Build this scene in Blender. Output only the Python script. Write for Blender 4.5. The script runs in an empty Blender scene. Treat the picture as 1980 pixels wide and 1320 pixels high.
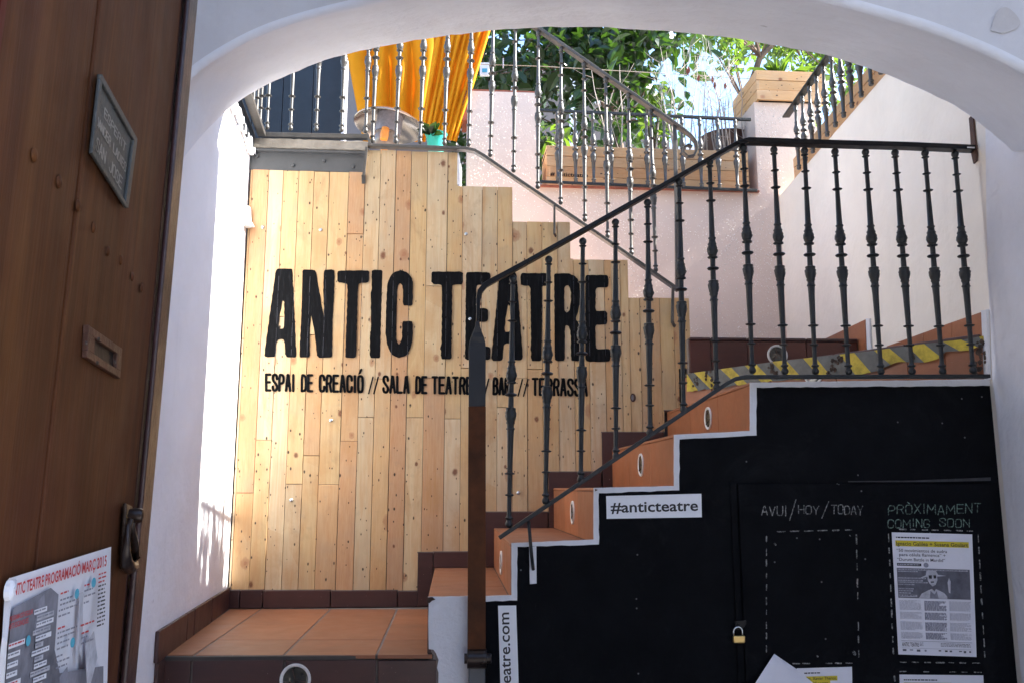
import bpy, bmesh, math, random
from mathutils import Vector, Matrix
from mathutils.geometry import tessellate_polygon
random.seed(7)
R = random.random
def U(a, b): return a + (b - a) * random.random()

# ------------------------------------------------------------------ camera
EYE = 1.60
FPX = 1680.0
PITCH = math.atan(285 / FPX)
scene = bpy.context.scene
COL = scene.collection
cam_d = bpy.data.cameras.new('camera'); cam = bpy.data.objects.new('camera', cam_d); COL.objects.link(cam)
cam_d.sensor_width = 36.0; cam_d.lens = FPX / 1980 * 36; cam_d.clip_start = .02; cam_d.clip_end = 500
cam_d.dof.use_dof = False
cam.location = (0, 0, EYE); cam.rotation_euler = (math.pi / 2 + PITCH, 0, 0)
scene.camera = cam
# ------------------------------------------------------------------ light
SUN_EL = math.radians(39.0)
SUN_AZ = math.radians(3.2)          # direction to the sun, measured from +X towards +Y
world = bpy.data.worlds.new('World'); scene.world = world; world.use_nodes = True
wn = world.node_tree; wn.nodes.clear()
wo = wn.nodes.new('ShaderNodeOutputWorld'); wb = wn.nodes.new('ShaderNodeBackground'); ws = wn.nodes.new('ShaderNodeTexSky')
ws.sky_type = 'NISHITA'; ws.sun_disc = False; ws.sun_elevation = SUN_EL
ws.sun_rotation = math.pi / 2 - SUN_AZ; ws.air_density = 1.0; ws.dust_density = .35; ws.ozone_density = 2.6
wb.inputs['Strength'].default_value = 0.15
wn.links.new(ws.outputs[0], wb.inputs[0]); wn.links.new(wb.outputs[0], wo.inputs[0])
sun_d = bpy.data.lights.new('sun', 'SUN'); sun = bpy.data.objects.new('sun', sun_d); COL.objects.link(sun)
sun_d.energy = 5.0; sun_d.angle = math.radians(.5); sun_d.color = (1, .95, .86)
to_sun = Vector((math.cos(SUN_AZ) * math.cos(SUN_EL), math.sin(SUN_AZ) * math.cos(SUN_EL), math.sin(SUN_EL)))
sun.rotation_euler = to_sun.to_track_quat('Z', 'Y').to_euler()
sun.location = (6, 4, 8)
scene.view_settings.view_transform = 'Standard'; scene.view_settings.look = 'None'
scene.view_settings.exposure = 2.20; scene.view_settings.gamma = 1.0
scene.view_settings.use_curve_mapping = False
scene.render.engine = 'CYCLES'
scene.cycles.max_bounces = 10; scene.cycles.diffuse_bounces = 7

# ------------------------------------------------------------------ projection helpers (measuring the place)
CM = Matrix.Rotation(math.pi / 2 + PITCH, 4, 'X')
O = Vector((0, 0, EYE))
def ray(px, py): return CM.to_3x3() @ Vector(((px - 990) / FPX, (660 - py) / FPX, -1))
class Pl:                                    # vertical / any plane
    def __init__(s, p, n): s.p = Vector(p); s.n = Vector(n).normalized()
    def at(s, px, py, off=0.0):              # off > 0: towards the viewer
        d = ray(px, py); n = s.n; p = s.p + n * off
        return O + d * ((p - O).dot(n) / d.dot(n))
def vplane(a, b, face):                      # vertical plane through two points, normal facing a point
    a = Vector(a); b = Vector(b); d = (b - a); n = Vector((d.y, -d.x, 0)).normalized()
    if (Vector(face) - a).dot(n) < 0: n = -n
    return Pl(a, n)
# main planes of the stairwell
NP = Pl((-1.1, 2.89, 0), (0.05, -1, 0))                       # face of the lower flight
ZL = NP.at(700, 1265).z                                       # landing level
HL = Pl((0, 0, ZL), (0, 0, 1))
L1 = HL.at(318, 1264); L2 = HL.at(437, 1176)
LW = vplane(L1, L2, (0, 3, 0))                                # left wall
WP = Pl(L2, (0.075, -1, 0))                                   # timber cladding
PP = Pl(L2 + Vector((0, 1.08, 0)), (0.075, -1, 0))            # pink back wall
RN = NP.at(1914, 745); RC = PP.at(1508, 400)
RW = vplane(RN, RC, (0, 3, 0))                                # right wall
BL = LW.at(438, 214); BR = RW.at(1958, 293)
BP = vplane(BL, BR, (0, 0, 0))                                # back face of the arch
print('ZL', ZL, 'L1', L1, 'L2', L2, 'RN', RN, 'RC', RC, 'BL', BL, 'BR', BR)

# ------------------------------------------------------------------ object helpers
OFF = {}
def tag(o, label=None, cat=None, group=None, kind=None):
    if label: o['label'] = label
    if cat: o['category'] = cat
    if group: o['group'] = group
    if kind: o['kind'] = kind
    return o
def thing(name, label, cat, loc=(0, 0, 0), group=None):
    o = bpy.data.objects.new(name, None); COL.objects.link(o); o.location = loc; o.empty_display_size = .1
    OFF[o.name] = Vector(loc); return tag(o, label, cat, group)
def obj(name, verts, faces, m, parent=None, smooth=False, bevel=0, kind=None, label=None, mats=None, fm=None):
    off = OFF[parent.name] if parent else Vector((0, 0, 0))
    me = bpy.data.meshes.new(name); me.from_pydata([Vector(v) - off for v in verts], [], faces)
    for mm in (mats or [m]): me.materials.append(mm)
    if fm: me.polygons.foreach_set('material_index', fm)
    me.validate(); bm = bmesh.new(); bm.from_mesh(me)
    bmesh.ops.recalc_face_normals(bm, faces=bm.faces); bm.to_mesh(me); bm.free()
    if smooth:
        for p in me.polygons: p.use_smooth = True
    o = bpy.data.objects.new(name, me); COL.objects.link(o)
    if parent: o.parent = parent; OFF[o.name] = off
    if bevel:
        b = o.modifiers.new('bevel', 'BEVEL'); b.width = bevel; b.segments = 2; b.limit_method = 'ANGLE'; b.angle_limit = .6
    if kind: o['kind'] = kind
    if label: o['label'] = label
    return o
def mobj(name, me, m, parent=None): pass
class MB:                                     # collects shapes into one mesh
    def __init__(s): s.v = []; s.f = []; s.m = []
    def add(s, v, f, mi=0):
        n = len(s.v); s.v += [Vector(x) for x in v]; s.f += [[i + n for i in q] for q in f]; s.m += [mi] * len(f); return s
    def prism(s, pts, vec, mi=0):
        pts = [Vector(p) for p in pts]; vec = Vector(vec); n = len(pts)
        tri = tessellate_polygon([pts]) if n > 4 else ([list(range(n))])
        f = [list(t) for t in tri] + [[i + n for i in reversed(t)] for t in tri]
        f += [[i, (i + 1) % n, (i + 1) % n + n, i + n] for i in range(n)]
        return s.add(pts + [p + vec for p in pts], f, mi)
    def box(s, a, b, mi=0):
        x0, y0, z0 = a; x1, y1, z1 = b
        return s.prism([(x0, y0, z0), (x1, y0, z0), (x1, y0, z1), (x0, y0, z1)], (0, y1 - y0, 0), mi)
    def sweep(s, pts, n, a, b, mi=0, closed_ends=True, widths=None):   # rectangular bar; a across n, b along n (half sizes)
        pts = [Vector(p) for p in pts]; vs = []
        for i, p in enumerate(pts):
            t0 = (p - pts[i - 1]).normalized() if i else None
            t1 = (pts[i + 1] - p).normalized() if i < len(pts) - 1 else None
            t = (t0 + t1).normalized() if t0 is not None and t1 is not None else (t1 if t0 is None else t0)
            nn = Vector(n).normalized(); sd = t.cross(nn).normalized()
            k = 1.0
            if t0 is not None and t1 is not None: k = 1 / max(.35, t.dot(t0))
            aa, bb = (widths[i] if widths else (a, b))
            vs += [p + sd * aa * k + nn * bb, p - sd * aa * k + nn * bb, p - sd * aa * k - nn * bb, p + sd * aa * k - nn * bb]
        f = []
        for i in range(len(pts) - 1):
            for j in range(4): f.append([4 * i + j, 4 * i + (j + 1) % 4, 4 * i + 4 + (j + 1) % 4, 4 * i + 4 + j])
        f += [[0, 1, 2, 3], [4 * len(pts) - 1, 4 * len(pts) - 2, 4 * len(pts) - 3, 4 * len(pts) - 4]]
        return s.add(vs, f, mi)
    def tube(s, pts, rad, seg=8, mi=0):
        pts = [Vector(p) for p in pts]; vs = []; f = []
        up = Vector((.13, .27, .95))
        for i, p in enumerate(pts):
            t = (pts[min(i + 1, len(pts) - 1)] - pts[max(i - 1, 0)]).normalized()
            u = t.cross(up); u = u.normalized() if u.length > .05 else t.cross(Vector((1, 0, 0))).normalized()
            w = t.cross(u); r = rad[i] if isinstance(rad, (list, tuple)) else rad
            vs += [p + (u * math.cos(2 * math.pi * k / seg) + w * math.sin(2 * math.pi * k / seg)) * r for k in range(seg)]
        for i in range(len(pts) - 1):
            for k in range(seg): f.append([i * seg + k, i * seg + (k + 1) % seg, (i + 1) * seg + (k + 1) % seg, (i + 1) * seg + k])
        f.append(list(range(seg))); f.append([len(pts) * seg - 1 - k for k in range(seg)])
        return s.add(vs, f, mi)
    def lathe(s, prof, c, axis=(0, 0, 1), seg=16, mi=0):   # prof [(h, r)]
        c = Vector(c); q = Vector(axis).to_track_quat('Z', 'Y'); vs = []; f = []
        for h, r in prof:
            vs += [c + q @ Vector((r * math.cos(2 * math.pi * k / seg), r * math.sin(2 * math.pi * k / seg), h)) for k in range(seg)]
        for i in range(len(prof) - 1):
            for k in range(seg): f.append([i * seg + k, i * seg + (k + 1) % seg, (i + 1) * seg + (k + 1) % seg, (i + 1) * seg + k])
        f.append(list(range(seg))); f.append([len(prof) * seg - 1 - k for k in range(seg)])
        return s.add(vs, f, mi)
    def build(s, name, m, parent=None, smooth=False, bevel=0, **k):
        mats = m if isinstance(m, list) else [m]
        return obj(name, s.v, s.f, None, parent, smooth, bevel, mats=mats, fm=s.m, **k)
def smooth_by_angle(o, ang=40):
    for p in o.data.polygons: p.use_smooth = True
    bm = bmesh.new(); bm.from_mesh(o.data)
    for e in bm.edges:
        if len(e.link_faces) == 2 and e.calc_face_angle(0) > math.radians(ang): e.smooth = False
    bm.to_mesh(o.data); bm.free()
    return o

# ------------------------------------------------------------------ materials
def rgb(c): return (c[0], c[1], c[2], 1)
class NT:
    def __init__(s, name):
        s.mat = bpy.data.materials.new(name); s.mat.use_nodes = True; s.t = s.mat.node_tree; s.n = s.t.nodes
        s.b = s.n['Principled BSDF']; s.tc = s.n.new('ShaderNodeTexCoord')
    def node(s, ty, **k):
        nd = s.n.new(ty)
        for a, b in k.items(): setattr(nd, a, b)
        return nd
    def link(s, a, b): s.t.links.new(a, b)
    def coords(s, scale=(1, 1, 1), rnd=False):
        mp = s.node('ShaderNodeMapping'); mp.inputs['Scale'].default_value = scale
        if rnd:
            oi = s.node('ShaderNodeObjectInfo'); ml = s.node('ShaderNodeMath', operation='MULTIPLY'); ml.inputs[1].default_value = 37.3
            s.link(oi.outputs['Random'], ml.inputs[0]); ad = s.node('ShaderNodeVectorMath', operation='ADD')
            s.link(s.tc.outputs['Object'], ad.inputs[0]); s.link(ml.outputs[0], ad.inputs[1]); s.link(ad.outputs[0], mp.inputs[0])
        else: s.link(s.tc.outputs['Object'], mp.inputs[0])
        return mp.outputs[0]
    def noise(s, scale, detail=4, rough=.6, dist=0, vec=None):
        nd = s.node('ShaderNodeTexNoise'); nd.inputs['Scale'].default_value = scale; nd.inputs['Detail'].default_value = detail
        nd.inputs['Roughness'].default_value = rough; nd.inputs['Distortion'].default_value = dist
        s.link(vec if vec is not None else s.tc.outputs['Object'], nd.inputs['Vector']); return nd.outputs[0]
    def ramp(s, fac, stops, interp='LINEAR'):
        r = s.node('ShaderNodeValToRGB'); r.color_ramp.interpolation = interp; e = r.color_ramp.elements
        while len(e) < len(stops): e.new(.5)
        for i, (p, c) in enumerate(stops): e[i].position = p; e[i].color = rgb(c) if not isinstance(c, float) else (c, c, c, 1)
        s.link(fac, r.inputs[0]); return r.outputs[0]
    def mix(s, fac, a, b, mode='MIX'):
        m = s.node('ShaderNodeMix', data_type='RGBA', blend_type=mode)
        for v, i in ((fac, 0), (a, 6), (b, 7)):
            if isinstance(v, (int, float)): m.inputs[i].default_value = v
            elif isinstance(v, tuple): m.inputs[i].default_value = rgb(v)
            else: s.link(v, m.inputs[i])
        return m.outputs[2]
    def math(s, op, a, b=None):
        m = s.node('ShaderNodeMath', operation=op)
        for v, i in ((a, 0), (b, 1)):
            if v is None: continue
            if isinstance(v, (int, float)): m.inputs[i].default_value = v
            else: s.link(v, m.inputs[i])
        return m.outputs[0]
    def bump(s, h, strength=.3, dist=.01, prev=None):
        b = s.node('ShaderNodeBump'); b.inputs['Strength'].default_value = strength; b.inputs['Distance'].default_value = dist
        s.link(h, b.inputs['Height'])
        if prev is not None: s.link(prev, b.inputs['Normal'])
        return b.outputs[0]
    def done(s, col=None, rough=.6, normal=None, metal=0, spec=.5):
        if col is not None:
            if isinstance(col, tuple): s.b.inputs['Base Color'].default_value = rgb(col)
            else: s.link(col, s.b.inputs['Base Color'])
        if isinstance(rough, (int, float)): s.b.inputs['Roughness'].default_value = rough
        else: s.link(rough, s.b.inputs['Roughness'])
        if normal is not None: s.link(normal, s.b.inputs['Normal'])
        s.b.inputs['Metallic'].default_value = metal; s.b.inputs['Specular IOR Level'].default_value = spec
        return s.mat
def scl(c, k): return tuple(min(1, x * k) for x in c)
def simple(name, c, rough=.5, metal=0, var=.2, bs=60, bstr=.15, bdist=.002, nscale=9, spec=.5, rnd=False):
    t = NT(name); v = t.coords(rnd=rnd)
    f = t.noise(nscale, 6, .65, vec=v); col = t.ramp(f, [(.3, scl(c, 1 - var)), (.7, scl(c, 1 + var))])
    n = t.bump(t.noise(bs, 5, .6, vec=v), bstr, bdist)
    rr = t.math('ADD', t.math('MULTIPLY', t.noise(nscale * 3, 3, vec=v), .25), rough - .12)
    return t.done(col, rr, n, metal, spec)
def plaster(name, c, rough=.85, b1=.5, b2=.35, s1=7, s2=55, spec=.3, var=.05, d2=.006, stain=None):
    t = NT(name); f = t.noise(2.3, 5, .6); f2 = t.noise(28, 4, .7)
    col = t.ramp(f, [(.3, scl(c, 1 - var)), (.7, scl(c, 1 + var))])
    col = t.mix(t.math('MULTIPLY', t.ramp(f2, [(.5, 0.0), (.8, 1.0)]), .12), col, scl(c, .8))
    mo = t.noise(.9, 6, .7, .5); col = t.mix(t.math('MULTIPLY', t.ramp(mo, [(.48, 0.0), (.72, 1.0)]), .28), col, (c[0] * .78, c[1] * .76, c[2] * .74))
    dr_ = t.noise(9, 4, .7, vec=t.coords((1, 1, .12))); col = t.mix(t.math('MULTIPLY', t.ramp(dr_, [(.58, 0.0), (.8, 1.0)]), .22), col, scl(c, .7))
    if stain:                                         # small chips and scuffs
        vo = t.node('ShaderNodeTexVoronoi'); vo.inputs['Scale'].default_value = stain; t.link(t.coords((1, 1, 1.6)), vo.inputs['Vector'])
        dd = t.math('ADD', vo.outputs['Distance'], t.math('MULTIPLY', t.noise(40, 3), .1))
        col = t.mix(t.math('MULTIPLY', t.ramp(dd, [(.08, 1.0), (.10, 0.0)]), .55), col, scl(c, .45))
    n = t.bump(t.noise(s1, 3, .55), b1, .03); n = t.bump(t.noise(s2, 5, .65), b2, d2, n)
    return t.done(col, rough, n, 0, spec)
M = {}
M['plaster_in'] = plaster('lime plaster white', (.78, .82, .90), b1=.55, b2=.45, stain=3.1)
M['plaster_left'] = plaster('plaster left wall', (.90, .91, .955), b1=.35, b2=.3, stain=3.7)
M['plaster_right'] = plaster('plaster cream pink', (.88, .81, .71), b1=.25, b2=.35, s2=38)
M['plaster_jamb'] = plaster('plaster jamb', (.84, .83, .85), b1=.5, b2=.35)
M['plaster_face_shaded'] = plaster('plaster inner face shaded', (.64, .65, .69), b1=.6, b2=.4, stain=2.3)  # same plaster as the vault, darkened: the face's shade is in the colour
M['patch'] = plaster('bare plaster patch', (.57, .56, .57), b1=.5, b2=.6)
M['white_trim'] = plaster('white trim paint', (.70, .71, .74), rough=.6, b1=.4, b2=.6, s2=70)
def pinkwall():
    t = NT('rough pink stucco'); c = (.68, .55, .475)
    f = t.noise(3, 4); col = t.ramp(f, [(.3, scl(c, .95)), (.7, scl(c, 1.05))])
    vo = t.node('ShaderNodeTexVoronoi'); vo.inputs['Scale'].default_value = 95; t.link(t.tc.outputs['Object'], vo.inputs['Vector'])
    n = t.bump(t.noise(6, 3), .15, .01); n = t.bump(t.noise(60, 4), .5, .004, n)
    return t.done(col, .5, n, 0, .4)
M['pink'] = pinkwall()
def pine(name, warm=0, tint=1.0, pale=0.0, axis='Z', knots=True):
    t = NT(name); v = t.coords(rnd=True)
    mp = t.node('ShaderNodeMapping'); mp.inputs['Scale'].default_value = {'Z': (1, 1, .07), 'X': (.07, 1, 1), 'Y': (1, .07, 1)}[axis]; t.link(v, mp.inputs[0]); g = mp.outputs[0]
    oi = t.node('ShaderNodeObjectInfo')
    base = t.ramp(oi.outputs['Random'], [(0, (.62, .43, .21)), (.1, (.66, .50, .29)), (.2, (.58, .345, .165)), (.3, (.68, .53, .33)), (.38, (.54, .30, .15)), (.46, (.63, .44, .22)), (.55, (.60, .46, .28)), (.64, (.67, .48, .26)), (.72, (.52, .28, .14)), (.78, (.66, .52, .34)), (.86, (.60, .38, .18)), (.93, (.57, .43, .27)), (1, (.66, .48, .26))], 'CONSTANT')
    if warm: base = t.mix(warm, base, (.56, .27, .10))
    wv = t.noise(26, 5, .65, 1.2, vec=g)
    fine = t.noise(160, 4, .7, .3, vec=g)
    col = t.mix(t.math('MULTIPLY', t.ramp(wv, [(.44, 0.0), (.62, 1.0)]), .5), base, (.55, .29, .12))
    col = t.mix(t.math('MULTIPLY', t.ramp(fine, [(.35, 0.0), (.75, 1.0)]), .25), col, (.86, .70, .46))
    big = t.noise(5, 3, .5, vec=v)
    col = t.mix(t.math('MULTIPLY', t.ramp(big, [(.46, 0.0), (.7, 1.0)]), .38), col, (.40, .31, .22))
    st_ = t.noise(3.2, 6, .7, .6, vec=t.coords({'Z': (2.2, 1, .8), 'X': (.8, 1, 2.2), 'Y': (1, .8, 2.2)}[axis], rnd=True)); col = t.mix(t.math('MULTIPLY', t.ramp(st_, [(.56, 0.0), (.72, 1.0)]), .5), col, (.36, .20, .10))
    dn2 = t.noise(24, 3, .6, vec=v); col = t.mix(t.math('MULTIPLY', t.ramp(dn2, [(.6, 0.0), (.8, 1.0)]), .25), col, (.30, .24, .18))
    if knots:
        sx = t.node('ShaderNodeSeparateXYZ'); t.link(v, sx.inputs[0]); cu = t.node('ShaderNodeCombineXYZ')
        ac, al = {'Z': (0, 2), 'X': (2, 0), 'Y': (2, 1)}[axis]; t.link(sx.outputs[ac], cu.inputs[0]); t.link(sx.outputs[al], cu.inputs[1]); uv = cu.outputs[0]
        def spots(scale, lo, hi, thr, sq, colr, amt, colin, seed=0, rings=False):
            mp2 = t.node('ShaderNodeMapping'); mp2.inputs['Scale'].default_value = (1, sq, 1); mp2.inputs['Location'].default_value = (seed, seed * 1.7, 0); t.link(uv, mp2.inputs[0])
            vo = t.node('ShaderNodeTexVoronoi', voronoi_dimensions='2D'); vo.inputs['Scale'].default_value = scale; t.link(mp2.outputs[0], vo.inputs['Vector'])
            sp = t.node('ShaderNodeSeparateColor'); t.link(vo.outputs['Color'], sp.inputs[0])
            on = t.math('GREATER_THAN', sp.outputs[0], thr)
            d = t.math('MULTIPLY', vo.outputs['Distance'], t.math('ADD', .55, t.math('MULTIPLY', sp.outputs[1], .9)))
            d = t.math('ADD', d, t.math('MULTIPLY', t.math('SUBTRACT', t.noise(45, 2, vec=v), .5), hi * .8))
            m = t.math('MULTIPLY', t.ramp(d, [(lo, 1.0), (hi, 0.0)]), t.math('MULTIPLY', on, amt))
            if rings:
                rg = t.math('ADD', .82, t.math('MULTIPLY', t.math('SINE', t.math('MULTIPLY', d, 75)), .18)); m = t.math('MULTIPLY', m, rg)
            return t.mix(m, colin, colr)
        col = spots(6, .12, .40, .55, .55, (.50, .27, .11), .45, col)
        col = spots(6, .07, .115, .84, .75, (.36, .15, .075), .8, col, 0, True)
        col = spots(9, .05, .08, .80, .7, (.16, .05, .025), .9, col, 3.3, True)
        col = spots(21, .038, .07, .70, .6, (.035, .02, .015), .95, col, 7.1)
        col = spots(34, .05, .085, .80, .5, (.05, .03, .02), .9, col, 11.9)
    n = t.bump(fine, .18, .002); n = t.bump(wv, .15, .003, n)
    return t.done(col, .55, n, 0, .35)
M['pine'] = pine('reclaimed pine'); M['pine_x'] = pine('planter pine', .6, axis='X'); M['pine_y'] = pine('planter pine along wall', .6, axis='Y')
def tile(name, c, rough, var=.18):
    t = NT(name); v = t.coords(rnd=True); oi = t.node('ShaderNodeObjectInfo')
    f = t.noise(4, 5, .6, .6, vec=v); col = t.ramp(f, [(.25, scl(c, 1 - var)), (.75, scl(c, 1 + var))])
    col = t.mix(t.math('MULTIPLY', oi.outputs['Random'], .55), col, (c[0] * .66, c[1] * .74, c[2] * .85))
    mp = t.node('ShaderNodeMapping'); mp.inputs['Scale'].default_value = (1, 9, 9); t.link(v, mp.inputs[0])
    col = t.mix(t.math('MULTIPLY', t.ramp(t.noise(5, 4, .6, 1, vec=mp.outputs[0]), [(.45, 0.0), (.8, 1.0)]), .3), col, scl(c, 1.45))
    wr_ = t.noise(1.7, 6, .75, 1, vec=v); col = t.mix(t.math('MULTIPLY', t.ramp(wr_, [(.46, 0.0), (.66, 1.0)]), .5), col, (c[0] * .62, c[1] * .72, c[2] * .9))
    sp = t.noise(140, 2, .5, vec=v); col = t.mix(t.math('MULTIPLY', t.ramp(sp, [(.74, 0.0), (.77, 1.0)]), .5), col, (.5, .42, .38))
    n = t.bump(t.noise(35, 4, vec=v), .12, .003)
    return t.done(col, t.math('ADD', t.math('MULTIPLY', t.noise(12, 3, vec=v), .25), rough), n, 0, .5)
M['terra'] = tile('terracotta tread tile', (.33, .125, .055), .38)
M['terra_riser'] = tile('terracotta riser tile', (.36, .125, .052), .30)
M['brown_tile'] = tile('brown glazed tile', (.075, .031, .026), .30)
M['red_tile'] = tile('dark red tile', (.10, .030, .020), .28)
M['grout'] = simple('grey grout', (.20, .165, .145), .9, var=.25, bs=90, bstr=.5)
M['lime'] = simple('whitened sparkle grain', (.88, .82, .78), .6, var=.05)  # white put into the grain colour to strengthen the sun sparkle
M['nosing'] = simple('dark worn nosing', (.05, .042, .036), .6, var=.3)
M['seam'] = simple('chalky seam', (.04, .04, .045), .9, var=.4, nscale=30)
M['iron'] = simple('painted iron black', (.013, .016, .018), .45, .0, var=.35, bs=120, bstr=.5, bdist=.004, spec=.45)
M['iron_dk'] = simple('painted iron rail', (.007, .007, .008), .42, 0, var=.3, bs=120, bstr=.3, spec=.3)
M['steel'] = simple('weathered grey painted iron', (.070, .066, .062), .42, .1, var=.3, bs=110, bstr=.35, bdist=.003, nscale=14, spec=.6)
M['beam'] = simple('grey beam paint', (.085, .09, .097), .5, .0, var=.15, bs=60, bstr=.25)
M['concrete'] = simple('weathered concrete edge', (.30, .27, .23), .9, 0, var=.4, bs=60, bstr=.6, bdist=.004, nscale=7)
M['navy'] = simple('dark blue board', (.010, .014, .020), .5, var=.25)
def blackwall():
    t = NT('black wall paint'); c = (.006, .0065, .008)
    f = t.noise(6, 5, .7); col = t.ramp(f, [(.35, scl(c, .8)), (.75, scl(c, 1.35))])
    sm = t.noise(3.5, 7, .75, .8); col = t.mix(t.math('MULTIPLY', t.ramp(sm, [(.55, 0.0), (.8, 1.0)]), .07), col, (.16, .16, .17))
    sc_ = t.noise(30, 6, .8, .4, vec=t.coords((1, 1, .35))); col = t.mix(t.math('MULTIPLY', t.ramp(sc_, [(.66, 0.0), (.74, 1.0)]), .16), col, (.10, .10, .105))
    sx_ = t.node('ShaderNodeSeparateXYZ'); t.link(t.tc.outputs['Object'], sx_.inputs[0]); cu_ = t.node('ShaderNodeCombineXYZ'); t.link(sx_.outputs[0], cu_.inputs[0]); t.link(sx_.outputs[2], cu_.inputs[1])
    vo = t.node('ShaderNodeTexVoronoi', voronoi_dimensions='2D'); vo.inputs['Scale'].default_value = 13; t.link(cu_.outputs[0], vo.inputs['Vector'])
    sp = t.node('ShaderNodeSeparateColor'); t.link(vo.outputs['Color'], sp.inputs[0])
    m = t.math('MULTIPLY', t.ramp(vo.outputs['Distance'], [(.02, 1.0), (.045, 0.0)]), t.math('GREATER_THAN', sp.outputs[0], .90))
    col = t.mix(t.math('MULTIPLY', m, .5), col, (.35, .35, .36))
    n = t.bump(t.noise(80, 5), .5, .004); n = t.bump(t.noise(9, 3), .4, .01, n)
    return t.done(col, .8, n, 0, .06)
M['black'] = blackwall()
def doorwood():
    t = NT('varnished brown door'); c = (.082, .029, .0105)
    v = t.coords((1, 1, .06)); f = t.noise(14, 6, .7, .8, vec=v); f2 = t.noise(70, 4, .7, vec=v)
    col = t.ramp(f, [(.25, scl(c, .5)), (.5, c), (.8, (.15, .060, .019))])
    col = t.mix(t.math('MULTIPLY', t.ramp(f2, [(.4, 0.0), (.7, 1.0)]), .35), col, scl(c, .5))
    b = t.noise(2.6, 3, .6); col = t.mix(t.math('MULTIPLY', t.ramp(b, [(.45, 0.0), (.7, 1.0)]), .35), col, (.10, .028, .024))
    n = t.bump(f, .22, .006); n = t.bump(f2, .25, .002, n); n = t.bump(t.noise(5, 2), .25, .02, n)
    return t.done(col, t.math('ADD', t.math('MULTIPLY', t.noise(8, 4), .3), .42), n, 0, .14)
M['door'] = doorwood()
M['door_edge'] = simple('dark painted door edge', (.040, .018, .018), .35, var=.4, bs=70, bstr=.5, bdist=.004)
M['red_wood'] = simple('red varnished wood', (.08, .012, .008), .5, var=.3, bs=50, spec=.15)
M['rust'] = simple('old brown iron', (.075, .032, .022), .42, .3, var=.5, bs=90, bstr=.6, bdist=.004)
M['newel_brown'] = simple('brown primer steel', (.075, .023, .006), .55, 0, var=.45, bs=60, bstr=.3, spec=.2)
M['newel_dark'] = simple('blue black newel steel', (.012, .015, .019), .5, 0, var=.3, bs=60)
M['hinge'] = simple('polished dark hinge', (.025, .014, .010), .3, .3, var=.4, bs=70, bstr=.6, bdist=.003)
M['plaque'] = simple('cast pewter plaque', (.075, .08, .078), .5, .4, var=.3, bs=110, bstr=.6, bdist=.003)
M['plaque_hi'] = simple('cast pewter lettering', (.30, .31, .30), .45, .4, var=.3, bs=110, bstr=.5)
M['brass'] = simple('padlock brass', (.62, .44, .17), .32, .9, var=.15, bs=150)
M['chrome'] = simple('zinc screw head', (.60, .66, .70), .25, .9, var=.1)
M['white_ring'] = simple('white enamel ring', (.80, .80, .78), .35, var=.04)
M['lens'] = simple('dark lens glass', (.035, .033, .025), .12, var=.5, nscale=40, spec=.8)
M['paper'] = simple('poster paper', (.74, .74, .80), .55, var=.03, bs=14, bstr=.35, bdist=.01)
M['sticker'] = simple('white sticker', (.78, .80, .84), .5, var=.04, bs=30, bstr=.1)
M['ink'] = simple('black ink', (.018, .018, .022), .6, var=.2)
M['ink_grey'] = simple('grey ink', (.24, .24, .29), .7, var=.25, nscale=60)
M['ink_mid'] = simple('mid grey ink', (.11, .11, .135), .7, var=.35, nscale=30)
M['ink_light'] = simple('light grey ink', (.45, .45, .50), .7, var=.3, nscale=40)
M['ink_yellow'] = simple('yellow ink', (.62, .50, .03), .7, var=.05)
M['ink_red'] = simple('red ink', (.50, .035, .04), .7, var=.1)
M['ink_blue'] = simple('blue ink', (.07, .36, .50), .7, var=.1)
M['ink_photo'] = simple('photo print grey', (.16, .16, .19), .7, var=.6, nscale=14)
def chalk(name, c):
    t = NT(name); f = t.noise(130, 5, .8); col = t.ramp(f, [(.42, (.03, .032, .035)), (.60, c)])
    return t.done(col, .9, None, 0, .1)
M['chalk'] = chalk('white chalk', (.42, .42, .40)); M['chalk_g'] = chalk('green chalk', (.25, .37, .31))
def paintletters():
    t = NT('black letter paint'); c = (.004, .0043, .0055)
    v = t.coords((1, 1, .12)); f = t.noise(90, 5, .75, vec=v)
    col = t.mix(t.math('MULTIPLY', t.ramp(f, [(.5, 0.0), (.8, 1.0)]), .35), c, (.055, .06, .07))
    s = t.noise(38, 5, .8, vec=t.coords((1, 1, .5))); col = t.mix(t.math('MULTIPLY', t.ramp(s, [(.70, 0.0), (.76, 1.0)]), .55), col, (.42, .36, .28))
    n = t.bump(f, .3, .002)
    return t.done(col, t.math('ADD', t.math('MULTIPLY', f, .3), .5), n, 0, .10)
M['letter'] = paintletters()
M['yellow_tape'] = simple('yellow warning tape', (.50, .38, .035), .6, var=.45, nscale=22, bs=60, bstr=.4)
M['grey_tape'] = simple('grey warning tape', (.105, .11, .105), .55, var=.35, nscale=18, bs=60, bstr=.4)
M['dirt'] = simple('dried dirt', (.06, .04, .03), .9, var=.5, nscale=30, bs=90, bstr=.9)
def fabric():
    t = NT('orange canvas'); c = (.80, .36, .012); f = t.noise(6, 4)
    col = t.ramp(f, [(.3, scl(c, .9)), (.7, scl(c, 1.08))]); n = t.bump(t.noise(200, 2), .15, .001)
    m = t.done(col, .8, n, 0, .2)
    t.b.inputs['Subsurface Weight'].default_value = 0
    tr = t.node('ShaderNodeBsdfTranslucent'); tr.inputs[0].default_value = (.85, .34, .01, 1)
    mx = t.node('ShaderNodeMixShader'); mx.inputs[0].default_value = .35
    out = t.n['Material Output']; t.link(t.b.outputs[0], mx.inputs[1]); t.link(tr.outputs[0], mx.inputs[2]); t.link(mx.outputs[0], out.inputs[0]); return m
M['canvas'] = fabric()
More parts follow.
